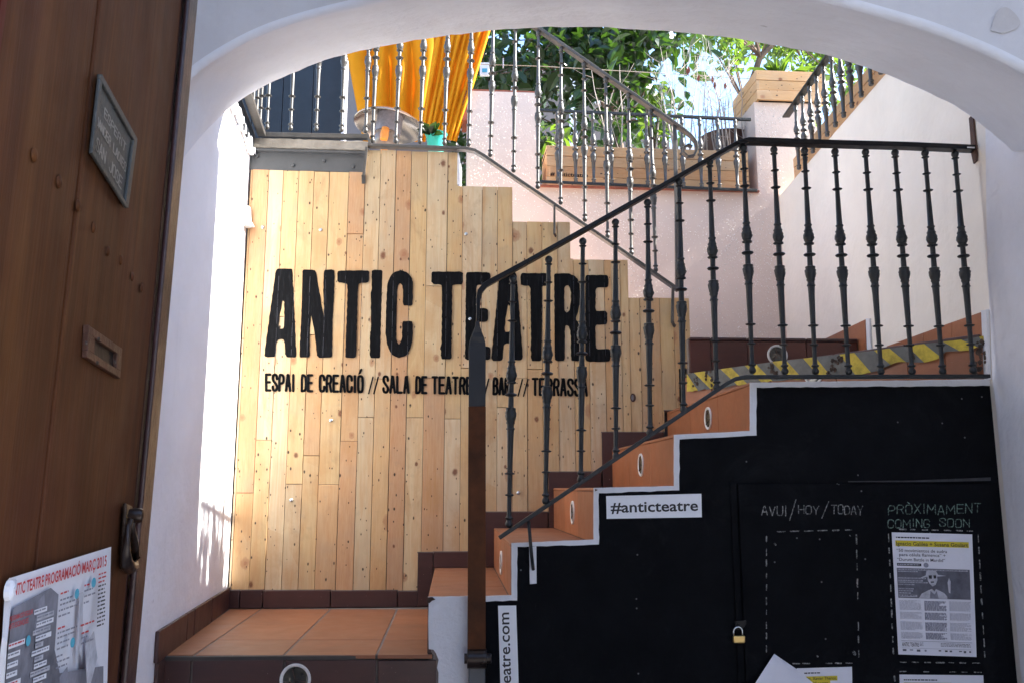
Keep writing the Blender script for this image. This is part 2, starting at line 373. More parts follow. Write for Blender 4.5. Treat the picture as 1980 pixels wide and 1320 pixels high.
def leafmat(name, c, tc, mixf=.4):
    t = NT(name); oi = t.node('ShaderNodeNewGeometry'); f = t.noise(9, 3)
    col = t.ramp(t.math('ADD', t.math('MULTIPLY', oi.outputs['Random Per Island'], .7), t.math('MULTIPLY', f, .3)), [(.1, scl(c, .55)), (.5, c), (.9, scl(c, 1.7))])
    m = t.done(col, .35, None, 0, .5)
    tr = t.node('ShaderNodeBsdfTranslucent'); tr.inputs[0].default_value = rgb(tc)
    mx = t.node('ShaderNodeMixShader'); mx.inputs[0].default_value = mixf
    out = t.n['Material Output']; t.link(t.b.outputs[0], mx.inputs[1]); t.link(tr.outputs[0], mx.inputs[2]); t.link(mx.outputs[0], out.inputs[0]); return m
M['leaf'] = leafmat('broad green leaf', (.014, .030, .009), (.06, .14, .010), .28)
M['leaf_lt'] = leafmat('light green leaf', (.045, .085, .014), (.19, .32, .022), .42)
M['bark'] = simple('brown bark', (.13, .085, .06), .9, var=.4, bs=40, bstr=.6)
M['twig'] = simple('pale dry twig', (.42, .35, .30), .85, var=.3, bs=60)
M['soil'] = simple('dark soil', (.035, .025, .018), .95, var=.4)
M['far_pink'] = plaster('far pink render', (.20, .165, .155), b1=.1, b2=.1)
M['far_grey'] = simple('grey slate roof', (.17, .17, .19), .8, var=.2)
M['brick'] = simple('red brick', (.27, .085, .05), .85, var=.3, bs=80, bstr=.5)
M['teal'] = simple('turquoise glaze', (.04, .50, .40), .35, var=.1)
def metal_dish():
    t = NT('brushed aluminium'); return t.done((.42, .37, .33), .22, t.bump(t.noise(40, 3), .05, .002), .9, .5)
M['alu'] = metal_dish()
M['glass'] = simple('heater glass', (.22, .17, .14), .08, var=.15, nscale=30)
M['ceramic'] = simple('orange ceramic burner', (.85, .30, .05), .5, var=.2)
M['box_white'] = simple('white plastic box', (.78, .80, .82), .35, var=.03)
M['ground'] = simple('paving ground', (.38, .36, .34), .85, var=.3, nscale=3, bs=30, bstr=.5)
M['street'] = simple('street paving', (.42, .41, .40), .8, var=.2, nscale=3)
M['wire'] = simple('pale wire', (.45, .36, .27), .6, var=.2)
M['window_glass'] = simple('far window glass', (.03, .035, .045), .1, var=.3, spec=.8)

# ------------------------------------------------------------------ ground and street
g = MB(); g.box((-60, -40, -.30), (60, 90, -.02)); tag(g.build('ground', M['ground']), kind='structure')
g = MB(); g.box((-2.6, -3.5, -.016), (3.2, 3.3, .0)); tag(g.build('passage_floor', M['street']), kind='structure')

# ------------------------------------------------------------------ left wall
def smoothline(pts, n=2):
    for _ in range(n):
        q = [pts[0]]
        for a, b in zip(pts, pts[1:]):
            a = Vector(a); b = Vector(b); q += [a * .75 + b * .25, a * .25 + b * .75]
        q.append(pts[-1]); pts = q
    return pts
ZT = LW.at(481, 289).z                               # top of the left wall
print('ZT', ZT, LW.at(438, 214).z)
u = (L2 - L1).normalized()
wl0 = L1 - u * ((L1.y - .2) / u.y); wl1 = L2 + u * .012
lw = thing('left_wall', 'white plastered wall on the left, sunlit at its far end, running from the door to the timber cladding', 'wall', (wl0.x, wl0.y, 0))
m = MB()
nl = LW.n
cols = 60; rows = 40
top = []
for i in range(cols + 1):
    s = i / cols; p = wl0.lerp(wl1, s); zt = ZT + .012 * math.sin(i * 1.7) + U(-.008, .008)
    top.append(Vector((p.x, p.y, zt)))
pts = [Vector((wl0.x, wl0.y, 0)), Vector((wl1.x, wl1.y, 0))] + [t for t in reversed(top)]
m.prism(pts, -nl * .30); m.build('wall', M['plaster_left'], lw)
m = MB()                                              # upper part of the passage wall, below and beside the vault
p1 = BL + Vector((0, 0, 0)); a = Vector((wl0.x, wl0.y, 0)); b = Vector((p1.x, p1.y, 0))
m.prism([(a.x, a.y, ZT - .004), (b.x, b.y, ZT - .004), (b.x, b.y, 4.4), (a.x, a.y, 4.4)], -nl * .30)
m.build('wall', M['plaster_in'], lw)
m = MB()
m.prism([(b.x, b.y, 0), (b.x - .001, b.y + .001, 0), (b.x, b.y, .002)], nl * .001)

# ------------------------------------------------------------------ arch wall with a skew vault
Bpx = [(438, 214), (480, 183), (540, 153), (600, 127), (660, 107), (740, 89), (820, 75), (900, 65), (1000, 55), (1100, 52), (1160, 52), (1240, 58), (1330, 64), (1420, 75), (1500, 88), (1560, 98), (1607, 108), (1660, 125), (1713, 144), (1777, 170), (1830, 196), (1873, 221), (1920, 258), (1958, 293)]
Fpx = [(337, 328), (343, 215), (358, 148), (420, 104), (500, 61), (580, 34), (660, 14), (760, -8), (900, -30), (1100, -45), (1300, -42), (1420, -31), (1500, -20), (1620, 3), (1706, 27), (1780, 48), (1850, 74), (1920, 103), (1980, 134), (2060, 180), (2120, 235), (2150, 300)]
def resample(pts, n):
    pts = [Vector((p[0], p[1])) for p in pts]; L = [0]
    for a, b in zip(pts, pts[1:]): L.append(L[-1] + (b - a).length)
    out = []
    for i in range(n + 1):
        t = L[-1] * i / n; k = max(j for j in range(len(L)) if L[j] <= t + 1e-6); k = min(k, len(pts) - 2)
        out.append(pts[k].lerp(pts[k + 1], (t - L[k]) / (L[k + 1] - L[k])))
    return out
FP = Pl(BP.p + BP.n * .72, BP.n)
NB = 90
Bl = smoothline([Vector(p) for p in Bpx], 2); Fl = smoothline([Vector(p) for p in Fpx], 2)
Bc = [BP.at(p.x, p.y) for p in resample(Bl, NB)]; Fc = [FP.at(p.x, p.y) for p in resample(Fl, NB)]
for i, c in enumerate(Bc): c += Vector((0, 0, U(-.0025, .0025)))
aw = thing('arch_wall', 'white plastered wall pierced by the wide skewed arch over the stairs', 'wall', (0, BP.p.y, 0))
m = MB(); K = 8
vs = []; fs = []
for i in range(NB + 1):
    for k in range(K + 1):
        p = Bc[i].lerp(Fc[i], k / K); bulge = math.sin(math.pi * k / K)
        vs.append(p + Vector((0, 0, .012 * bulge + (.004 * math.sin(i * .5) * bulge))))
for i in range(NB):
    for k in range(K): a = i * (K + 1) + k; fs.append([a, a + 1, a + K + 2, a + K + 1])
ctr = (Fc[0] + Fc[-1]) / 2 - Vector((0, 0, .6)); RR = .02; NA = 6
def outw(i):
    d_ = Fc[i] - ctr; d_ -= BP.n * d_.dot(BP.n); return d_.normalized()
def rimp(i, a_): ang = math.pi / 2 * a_ / NA; return Fc[i] + outw(i) * RR * (1 - math.cos(ang)) - BP.n * RR * (1 - math.sin(ang))
for i in range(NB + 1): vs[i * (K + 1) + K] = rimp(i, 0)
base_ = len(vs)
for i in range(NB + 1):
    for a_ in range(NA + 1): vs.append(rimp(i, a_))
for i in range(NB):
    fs.append([i * (K + 1) + K, (i + 1) * (K + 1) + K, base_ + (i + 1) * (NA + 1), base_ + i * (NA + 1)])
    for a_ in range(NA): q_ = base_ + i * (NA + 1) + a_; fs.append([q_, q_ + 1, q_ + NA + 2, q_ + NA + 1])
m.add(vs, fs); o = m.build('vault', M['plaster_in'], aw, smooth=True)
Fc = [rimp(i, NA) for i in range(NB + 1)]
m = MB(); vs = []; fs = []
TOP = 4.3
for i in range(NB + 1):
    vs += [Bc[i], Vector((Bc[i].x, Bc[i].y, TOP))]
for i in range(NB): fs.append([2 * i, 2 * i + 1, 2 * i + 3, 2 * i + 2])
m.add(vs, fs); m.build('outer_face', M['plaster_right'], aw)
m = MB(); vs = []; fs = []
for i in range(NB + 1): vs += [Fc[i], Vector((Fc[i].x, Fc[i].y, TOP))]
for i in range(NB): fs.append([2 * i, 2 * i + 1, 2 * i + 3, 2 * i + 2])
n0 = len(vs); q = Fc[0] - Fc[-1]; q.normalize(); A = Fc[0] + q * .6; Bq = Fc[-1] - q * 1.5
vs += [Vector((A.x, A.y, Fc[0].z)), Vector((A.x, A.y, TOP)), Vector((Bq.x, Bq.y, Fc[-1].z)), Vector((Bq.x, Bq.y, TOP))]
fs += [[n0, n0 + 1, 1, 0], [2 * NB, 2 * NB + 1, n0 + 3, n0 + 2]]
m.add(vs, fs); m.build('inner_face', M['plaster_face_shaded'], aw)
m = MB()                                              # roof slab of the building over the arch
m.prism([(BL.x - .4, BL.y, TOP), (BR.x + 4, BR.y - .9, TOP), (BR.x + 4, .8, TOP), (BL.x - .4, .8, TOP)], (0, 0, .3)); m.build('roof_slab', M['concrete'], aw)
m = MB()                                              # bare patch where the plaster fell
cpt = [(1915, 60), (1925, 22), (1945, 12), (1966, 30), (1975, 48), (1960, 60), (1938, 66)]
m.prism([FP.at(x, y, .002) for x, y in [(p.x, p.y) for p in smoothline([Vector(q) for q in cpt], 2)]], FP.n * .002); m.build('bare_patch', M['patch'], aw)

# ------------------------------------------------------------------ right wall
rw = thing('right_wall', 'cream pink plastered wall on the right side of the stairs, top hidden by the arch', 'wall', (RN.x, RN.y, 0))
ur = (RC - RN); ur.z = 0; ur.normalize()
ZR = RW.at(1512, 374).z
r0 = Vector((RN.x, RN.y, 0)) - ur * 2.9; r1 = Vector((RC.x, RC.y, 0)) + ur * .02
nr = RW.n
def W(p, z): return Vector((p.x, p.y, z))
m = MB(); rb = Vector((BR.x, BR.y, 0))
m.prism([r0, r1, r1 + Vector((0, 0, ZR)), rb + Vector((0, 0, ZR)), rb + Vector((0, 0, 4.9)), r0 + Vector((0, 0, 4.9))], -nr * .28)
m.build('wall', M['plaster_right'], rw)
print('ZR', ZR)
# crease: thin fillet where the passage plaster laps over the garden wall
cx = [(1908, 236), (1907, 330), (1909, 420), (1912, 520), (1917, 640), (1921, 731), (1925, 760)]
pl = [RW.at(x + U(-1, 1), y) for x, y in cx]
nearp = r0 + Vector((0, 0, 0))
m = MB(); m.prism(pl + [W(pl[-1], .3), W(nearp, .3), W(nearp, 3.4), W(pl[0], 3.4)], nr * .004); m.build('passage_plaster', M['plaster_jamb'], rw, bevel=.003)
# neighbouring house mass on the right (keeps the sun off the passage)
nb = thing('neighbour_house', 'plastered neighbouring house rising beyond the right wall', 'house', (BR.x + 1.5, 1, 0))
m = MB(); yb = BL.y + .10
m.box((RN.x + .42, .6, 0), (RN.x + 4.6, yb, 5.6)); m.build('wall', M['plaster_right'], nb)
oh = thing('unseen_opposite_house', 'unseen house front across the street, added to block low sky light', 'house', (0, -5.6, 0))  # unseen house added behind the camera to cut low sky light
m = MB(); m.box((-9, -7.5, 0), (9, -5.6, 6.0)); m.build('wall', M['far_pink'], oh)
nl_ = thing('entrance_house', 'plastered house wall on the left behind the open door', 'house', (-2.4, 1, 0))
m = MB(); m.box((-3.6, .6, 0), (L2.x - .36, BL.y - .3, 5.2)); m.build('wall', M['plaster_in'], nl_)

# ------------------------------------------------------------------ back wall, pillars
bw = thing('back_wall', 'rough pink stucco wall behind the upper flight, glittering in grazing sun', 'wall', (.4, PP.p.y, 0))
wd = Vector((1, .075, 0)).normalized()
pn = PP.n
def PPz(px, py, off=0): return PP.at(px, py, off)
bx = [PPz(903, 175), PPz(1036, 180), PPz(1040, 366), PPz(1468, 371), PPz(1457, 197)]
m = MB()
zc = PPz(970, 178).z; zs = PPz(1250, 368).z; zp = PPz(1500, 199).z
X0 = PPz(903, 300); X1 = PPz(1037, 300); X2 = PPz(1463, 300); X3 = Vector((RC.x, RC.y, 0)) + wd * .3
def W(p, z): return Vector((p.x, p.y, z))
for a, b, z, d in ((X0, X1, zc, .24), (X1, X2, zs, .42), (X2, X3, zp, .42)):
    mm = MB(); mm.prism([W(a, 0), W(b, 0), W(b, z), W(a, z)], -pn * d)
    mm.build('wall', M['pink'], bw)
m = MB(); m.prism([W(X0, zc), W(X1, zc), W(X1, zc + .012), W(X0, zc + .012)], -pn * .24 ); o = m.build('coping', M['brick'], bw)
m = MB(); m.prism([W(X1, zs) + pn * .02, W(X2, zs) + pn * .02, W(X2, zs + .012) + pn * .02, W(X1, zs + .012) + pn * .02], -pn * .40); m.build('coping', M['brick'], bw)
m = MB(); xa = PPz(897, 250); zq = PPz(900, 232).z; m.prism([W(xa, zq) - wd * .01, W(X0, zq) - wd * .002, W(X0, zc) - wd * .002, W(xa, zc) - wd * .01], -pn * .2); m.build('brick_edge', M['brick'], bw)

# stucco grains standing proud, coloured whiter than the wall to sparkle like sunlit bumps
m = MB(); rg = random.Random(3)
def dens(x, z): return .5 + .5 * math.sin(x * 5.3 + z * 3.1 + 1.3 * math.sin(z * 4)) * math.sin(z * 4.7 - x * 2.2)
made = 0
while made < 7000:
    x = rg.uniform(X0.x + .01, X3.x - .25); z = rg.uniform(1.9, zp)
    lim = zc if x < X1.x else (zs if x < X2.x else zp)
    if z > lim - .01 or rg.random() > .12 + .88 * dens(x, z) ** 1.5: continue
    y = PP.p.y + (x - PP.p.x) * .075; r = rg.uniform(.0015, .0042); h = r * rg.uniform(.8, 1.4)
    c = Vector((x, y - .0005, z)); k = []
    for q in range(4):
        an = q * 1.5708 + rg.uniform(-.4, .4); k.append(c + Vector((r * math.cos(an) * rg.uniform(.7, 1.5), 0, r * math.sin(an) * rg.uniform(.7, 1.3))))
    m.add(k + [c + pn * h], [[0, 1, 4], [1, 2, 4], [2, 3, 4], [3, 0, 4]]); made += 1
m.build('stucco_grain', M['lime'], bw, kind='stuff')

# ------------------------------------------------------------------ lower staircase
steps_px = [(827, 1158), (987, 1050), (1147, 942), (1303, 839), (1450, 738)]
SX = [NP.at(*p) for p in steps_px]
DR = Vector((-.0, 1, 0))                              # depth direction of the risers
ZS = [s.z for s in SX]
print('steps', [(round(s.x, 3), round(s.z, 3)) for s in SX], 'ZL', ZL)
def onW(p, off=0):                                    # project a plan point along depth onto the cladding plane
    x = p.x; y = WP.p.y + (x - WP.p.x) * .075; return Vector((x, y - off, p.z))
def nY(x): return NP.p.y + (x - NP.p.x) * .05
def wY(x): return WP.p.y + (x - WP.p.x) * .075
def pY(x): return PP.p.y + (x - PP.p.x) * .075
st = thing('lower_staircase', 'terracotta tiled flight climbing to the right from the landing, with brown tiled skirting', 'stairs', (SX[0].x, SX[0].y, 0))
# masonry body (grout coloured), tiles are laid on it
body = MB()
XL = L1.x - .06; XRt = RN.x - .004
x0 = -1.25
body.prism([(L1.x + .004, nY(L1.x) + .012, 0), (SX[0].x, nY(SX[0].x) + .012, 0), (SX[0].x, wY(SX[0].x) + .03, 0), (L2.x + .004, wY(L2.x) + .03, 0)], (0, 0, ZL - .0025))
for k in range(5):
    xa = SX[k].x + .008; xb = SX[k + 1].x + .008 if k < 4 else XRt
    ek = -.068 * (wY(xa) - nY(xa)); body.prism([(xa, nY(xa) + .005, 0), (xb, nY(xb) + .005, 0), (xb + (ek if k < 4 else 0), wY(xb) + .03, 0), (xa + ek, wY(xa) + .03, 0)], (0, 0, ZS[k] - .0025))
body.build('masonry', M['grout'], st)
# landing tiles
HLt = Pl((0, 0, ZL), (0, 0, 1))
rowsy = [1265, 1236, 1206, 1176.5]
def seam(p, q, y):                                    # straight line in plan between two seen points
    a = HLt.at(*p); b = HLt.at(*q); r = HLt.at(600, y); t = (r.y - a.y) / (b.y - a.y); return a.lerp(b, t)
cl = [((318, 1265), (443, 1176.5)), ((376, 1265), (505, 1176.5)), ((549, 1265), (639, 1176.5)), ((728, 1265), (768, 1176.5)), ((838, 1265), (850, 1176.5))]
for r in range(3):
    for c in range(4):
        if R() < 0: continue
        gap = .0022 if c != 0 else .0022
        A = seam(*cl[c], rowsy[r]); B = seam(*cl[c + 1], rowsy[r]); C = seam(*cl[c + 1], rowsy[r + 1]); D = seam(*cl[c], rowsy[r + 1])
        gx = .004; gy = .0012 if r else 0
        q = [A + Vector((gx, gy, 0)), B + Vector((-gx, gy, 0)), C + Vector((-gx, -gy, 0)), D + Vector((gx, -gy, 0))]
        m = MB(); m.prism([v - Vector((0, 0, .012)) for v in q], (0, 0, .012 + U(-.0006, .0006))); m.build('tile', M['terra'], st, bevel=.0015)
# landing riser and the nosing band above it
rx = [303, 316, 371, 550, 729, 846]
for a, b in zip(rx[1:], rx[2:]):
    P = [NP.at(a + 2.5, 1276.5), NP.at(b - 2.5, 1276.5)]; zt = P[0].z
    q = [Vector((p.x, p.y, z)) for p, z in ((P[0], .90), (P[1], .90), (P[1], zt), (P[0], zt))]
    m = MB(); m.prism(q, -NP.n * .03); m.build('riser_tile', M['brown_tile'], st, bevel=.002)
m = MB(); a = NP.at(316, 1266); b = NP.at(838, 1266)
m.prism([(a.x, a.y + .001, ZL - .0165), (b.x, b.y + .001, ZL - .0165), (b.x, b.y + .001, ZL - .001), (a.x, a.y + .001, ZL - .001)], (0, .02, 0)); m.build('nosing', M['nosing'], st, bevel=.003)
# lower flight in front of the landing (below the frame)
for k in range(5):
    z = ZL - .178 * (k + 1); yy = nY(-.7) - .28 * (k + 1)
    m = MB(); m.box((L1.x + .05, yy, 0), (SX[0].x - .02, yy + .279, z)); m.build('step', M['terra'], st, bevel=.003)
# treads and risers of the lower flight
for k in range(5):
    xa = SX[k].x; xb = SX[k + 1].x - .001 if k < 4 else XRt
    SK = -.068; ya = nY(xa)
    seg = [0, .5, 1] if k < 4 else [0, .35, .7, 1]
    ys = [0, .32, .66, 1]
    for i in range(3):
        x1 = xb if k < 4 else xa + .30
        def pt(x, t): dy = (wY(x) - .004 - nY(x)) * t; return Vector((x + SK * dy, nY(x) + .001 + dy, ZS[k] - .011))
        g_ = .0015
        q = [pt(xa, ys[i]) + Vector((0, g_, 0)), pt(x1, ys[i]) + Vector((0, g_, 0)), pt(x1, ys[i + 1]) - Vector((0, g_, 0)), pt(xa, ys[i + 1]) - Vector((0, g_, 0))]
        if k == 4: q[1].x = q[2].x = xa + .40
        m = MB(); m.prism(q, (0, 0, .011)); m.build('tile', M['terra'], st, bevel=.003)
        zb = (ZS[k - 1] if k else ZL) + .001
        yq = [nY(xa) + .002 + (wY(xa) - .006 - nY(xa)) * t for t in (ys[i], ys[i + 1])]
        xq = [xa + .001 + SK * (y_ - yq0) for y_ in yq] if (yq0 := nY(xa)) else 0
        m = MB(); m.prism([(xq[0], yq[0] + g_, zb), (xq[1], yq[1] - g_, zb), (xq[1], yq[1] - g_, ZS[k] - .0125), (xq[0], yq[0] + g_, ZS[k] - .0125)], (.012, 0, 0))
        m.build('riser_tile', M['terra_riser'] if k else M['brown_tile'], st, bevel=.001)
# recessed step lights
def step_light(c, n, r, parent, dirv=None):
    c = Vector(c); n = Vector(n).normalized()
    m = MB(); m.lathe([(0, r * .78), (.004, r * .80), (.007, r * .9), (.006, r * .98), (0, r)], c - n * .001, n, 40)
    o = smooth_by_angle(m.build('step_light', M['white_ring'], parent), 50); OFF[o.name] = OFF[parent.name]
    m = MB(); m.lathe([(0, r * .785), (.003, r * .76), (.0045, r * .55), (.002, r * .35), (.002, .001)], c, n, 32); smooth_by_angle(m.build('lens', M['lens'], o), 50)
    m = MB()
    for a in (.3, 2.4, 4.5):
        d = Vector((0, 0, 1)); s = n.cross(d); p = c + n * .004
        m.prism([p + (d * math.cos(a + e) + s * math.sin(a + e)) * rr for e, rr in ((-.1, r * .08), (.1, r * .08), (.06, r * .7), (-.06, r * .7))], n * .002)
    m.build('bracket', M['rust'], o)
for k, (px, py) in ((1, (970, 1087)), (2, (1108, 990)), (3, (1240, 898)), (4, (1370, 808))):
    nk = Vector((-1, -.068, 0)).normalized(); pl_ = Pl((SX[k].x + .001, nY(SX[k].x), 0), nk); c = pl_.at(px, py); step_light(c, nk, .046, st)
step_light(NP.at(571, 1313), NP.n, .050, st)

# skirting tiles on the cladding wall
sk = thing('stepped_skirting', 'stepped brown tile skirting below the timber cladding', 'skirting', (WP.p.x, WP.p.y, ZL))
segs = [((443, 465), 1140), ((465, 509), 1140), ((509, 640), 1140.5), ((640, 769), 1141), ((769, 808), 1142), ((808, 838), 1067), ((838, 937), 1066), ((937, 1060), 989), ((1060, 1163), 911.5), ((1163, 1284), 835), ((1284, 1315), 793)]
for (xa, xb), yt in segs:
    a = WP.at(xa + .8, yt); b = WP.at(xb - .8, yt); zt = (a.z + b.z) / 2
    zb = ZL + .001
    xm = (a.x + b.x) / 2
    for kk in range(5):
        if a.x > SX[kk].x - .10: zb = ZS[kk] + .001
    m = MB(); m.prism([W(a, zb) + WP.n * .004, W(b, zb) + WP.n * .004, W(b, zt) + WP.n * .004, W(a, zt) + WP.n * .004], -WP.n * .022); m.build('tile', M['brown_tile'], sk, bevel=.002)
m = MB()
for (xa, xb), yt in segs:
    a = WP.at(xa - 1, yt); b = WP.at(xb + 1, yt)
    m.prism([W(a, a.z - .004) + WP.n * .002, W(b, b.z - .004) + WP.n * .002, W(b, b.z + .003) + WP.n * .002, W(a, a.z + .003) + WP.n * .002], -WP.n * .02)
m.build('grout_line', M['grout'], sk)
sk2 = thing('wall_skirting', 'brown tile skirting along the foot of the left wall', 'skirting', (L1.x, L1.y, ZL))
xs = [298, 355, 369, 404, 442]
for xa, xb in zip(xs, xs[1:]):
    t0 = (xa - 298) / 144; t1 = (xb - 298) / 144
    zt0 = LW.at(xa, 1216 - 77 * t0).z; a = LW.at(xa + .6, 1240 - 80 * t0); b = LW.at(xb - .6, 1240 - 80 * t1)
    zt = LW.at(370, 1177).z
    zb = ZL - .002 if xa > 300 else ZL - .002
    m = MB(); m.prism([W(a, zb) + nl * .001, W(b, zb) + nl * .001, W(b, zt) + nl * .001, W(a, zt) + nl * .001], nl * .012); m.build('tile', M['brown_tile'], sk2, bevel=.002)
a = LW.at(298, 1290); b = LW.at(316, 1290)
m = MB(); m.prism([W(a, .7) + nl * .001, W(b, .7) + nl * .001, W(b, ZL - .004) + nl * .001, W(a, ZL - .004) + nl * .001], nl * .012); m.build('tile', M['brown_tile'], sk2, bevel=.002)

# ------------------------------------------------------------------ winder steps at the turn
wi = thing('winder_steps', 'winder steps turning left at the top of the lower flight, warning stripes on the first', 'stairs', (1.2, 3.4, ZS[4]))
HR6 = .178
Z6 = ZS[4] + .176; Z7 = Z6 + .176
H6 = Pl((0, 0, Z6), (0, 0, 1)); H7 = Pl((0, 0, Z7), (0, 0, 1))
A6 = H6.at(1326, 717); B6 = RW.at(1906, 645)
B6 = Vector((B6.x, B6.y, 0)); A6 = Vector((A6.x, wY(A6.x) , 0))
print('A6', A6, 'B6', B6, 'Z6', Z6, H6.at(1326, 717), RW.at(1906, 645).z)
d6 = (B6 - A6).normalized(); n6 = Vector((d6.y, -d6.x, 0))
if n6.y > 0: n6 = -n6
R6 = Pl(A6, n6)
# body
m = MB(); p4 = Vector((RC.x, RC.y, 0)); p3 = Vector((A6.x, pY(A6.x), 0)); y1 = H7.at(1500, 652)
q = [A6 - n6 * .012, B6 - n6 * .012, Vector((r1.x, r1.y, 0)), Vector((A6.x - .05, pY(A6.x - .05), 0))]
m.prism([Vector((v.x, v.y, 0)) for v in q], (0, 0, Z6 - .002)); m.build('masonry', M['grout'], wi)
H6b = R6
xs = [1322, 1375, 1489, 1617, 1757, 1830, 1904]
for xa, xb in zip(xs, xs[1:]):
    a = R6.at(xa + .8, 730); b = R6.at(xb - .8, 730)
    m = MB(); m.prism([W(a, ZS[4] + .001), W(b, ZS[4] + .001), W(b, Z6 - .014), W(a, Z6 - .014)], -n6 * .012); m.build('riser_tile', M['terra_riser'], wi, bevel=.001)
    m = MB(); m.prism([W(a, Z6 - .013) + n6 * .010, W(b, Z6 - .013) + n6 * .010, W(b, Z6) + n6 * .010, W(a, Z6) + n6 * .010], -n6 * .3); m.build('tile', M['brown_tile'], wi, bevel=.004)
# warning tape: slanted stripes
def ytop(x): 
    pts = [(1327, 722), (1500, 698), (1660, 681), (1800, 663), (1872, 655), (1908, 648)]
    for (a, b), (c, d) in zip(pts, pts[1:]):
        if x <= c: return b + (d - b) * (x - a) / (c - a)
    return 648
def ybot(x):
    pts = [(1327, 757), (1500, 735), (1640, 727), (1692, 719), (1740, 698), (1790, 700), (1818, 694), (1822, 681), (1873, 678), (1908, 664)]
    for (a, b), (c, d) in zip(pts, pts[1:]):
        if x <= c: return b + (d - b) * (x - a) / (c - a) + 1.2 * math.sin(x * .7)
    return 664
m = MB(); ys_ = [(1296, 22), (1342, 20), (1393, 21), (1440, 22), (1493, 27), (1553, 24), (1623, 29), (1690, 30), (1755, 32), (1823, 35), (1893, 20), (1960, 10)]
edges = [1270]
for a_, w0 in ys_: edges += [a_, a_ + w0]
for i, (a, b) in enumerate(zip(edges, edges[1:])):
    pts = []
    if b - a < 1: continue
    xs_ = [a + (b - a) * j / 4 for j in range(5)]
    def cl_(x): return min(max(x, 1328), 1903)
    up = [(cl_(x), ytop(cl_(x))) for x in xs_]; dn = [(cl_(x + 32), ybot(cl_(x + 32))) for x in reversed(xs_)]
    poly = up + dn
    if max(p[0] for p in poly) - min(p[0] for p in poly) < 3: continue
    v = [R6.at(x, y, .0125) for x, y in poly]
    tr = tessellate_polygon([v])
    m.add(v, [list(t) for t in tr], 1 if i % 2 else 0)
m.build('warning_tape', [M['grey_tape'], M['yellow_tape']], wi)
m = MB()                                              # caked dirt on the riser
for x, y, s in ((1382, 735, 9), (1345, 738, 6), (1370, 726, 7), (1489, 712, 6), (1500, 725, 5), (1616, 705, 9), (1606, 716, 7), (1625, 695, 6), (1765, 690, 5), (1896, 670, 8), (1898, 688, 8), (1893, 705, 7), (1888, 715, 6)):
    for j in range(9):
        c = R6.at(x + U(-s, s) * .9, y + U(-s, s) * 1.4, .0135); rr = U(.003, .009)
        d = d6; z = Vector((0, 0, 1)); nn = 6
        m.prism([c + (d * math.cos(6.283 * k / nn) * U(.6, 1.2) + z * math.sin(6.283 * k / nn) * U(.6, 1.5)) * rr for k in range(nn)], n6 * .0015)
m.build('dirt', M['dirt'], wi, kind='stuff')
step_light(R6.at(1573, 722), n6, .046, wi)
# second winder riser, straight against the view
a7 = H7.at(1335, 652); b7 = H7.at(1662, 655)
n7 = Vector((0.06, -1, 0)).normalized(); R7 = Pl(Vector((a7.x, a7.y, 0)), n7)
xs = [1334, 1375, 1446, 1560, 1660]
for xa, xb in zip(xs, xs[1:]):
    a = R7.at(xa + .8, 690); b = R7.at(xb - .8, 690)
    m = MB(); m.prism([W(a, Z6), W(b, Z6), W(b, Z7 - .016), W(a, Z7 - .016)], -n7 * .02); m.build('riser_tile', M['red_tile'], wi, bevel=.001)
    m = MB(); m.prism([W(a, Z7 - .015) + n7 * .008, W(b, Z7 - .015) + n7 * .008, W(b, Z7) + n7 * .008, W(a, Z7) + n7 * .008], -n7 * .3); m.build('tile', M['brown_tile'], wi, bevel=.004)
a = R7.at(1333, 690); b = R7.at(1672, 690)
m = MB(); m.prism([W(a, 0) - n7 * .012, W(b, 0) - n7 * .012, W(b, Z7 - .004) - n7 * .012, W(a, Z7 - .004) - n7 * .012], (0, .9, 0)); m.build('masonry', M['grout'], wi)
step_light(R7.at(1503, 686), n7, .050, wi)
# raking skirting on the right wall
for pts, nm in (([(1718, 669), (1790, 643), (1790, 692), (1718, 692)], 1), ([(1790.5, 643), (1845, 623), (1845, 690), (1790.5, 692)], 1), ([(1845.5, 623), (1901, 604), (1906, 650), (1905, 690), (1845.5, 690)], 1), ([(1598, 655), (1676, 618), (1678, 690), (1600, 690)], 1)):
    m = MB(); m.prism([RW.at(x, y, .001) for x, y in pts], nr * .009); m.build('skirting_tile', M['terra_riser'], wi, bevel=.001)
m = MB(); m.prism([RW.at(x, y, .0015) for x, y in [(1677, 616), (1684, 616), (1687, 676), (1679.5, 676)]], nr * .008); m.build('white_edge', M['white_trim'], wi)
m = MB(); m.prism([RW.at(x, y, .0015) for x, y in [(1902.5, 601), (1913, 599), (1917, 733), (1908, 734)]], nr * .010); m.build('white_edge', M['white_trim'], wi)

# ------------------------------------------------------------------ upper flight (mostly hidden behind the cladding)
us = thing('upper_staircase', 'upper flight climbing to the left behind the timber cladding', 'stairs', (0, wY(0), Z7))
wood_top = [(708, 885, 292.5), (885, 990, 361), (990, 1103, 429), (1103, 1212, 502), (1212, 1328, 576)]
for xa, xb, y in reversed(wood_top):
    a = WP.at(xa, y); b = WP.at(xb, y); z = a.z - .03
    m = MB(); m.prism([(a.x, wY(a.x) + .05, Z7 - .6), (b.x - .01, wY(b.x) + .05, Z7 - .6), (b.x - .01, wY(b.x) + .05, z), (a.x, wY(a.x) + .05, z)], (-.10, .98, 0)); m.build('step', M['pink'], us)

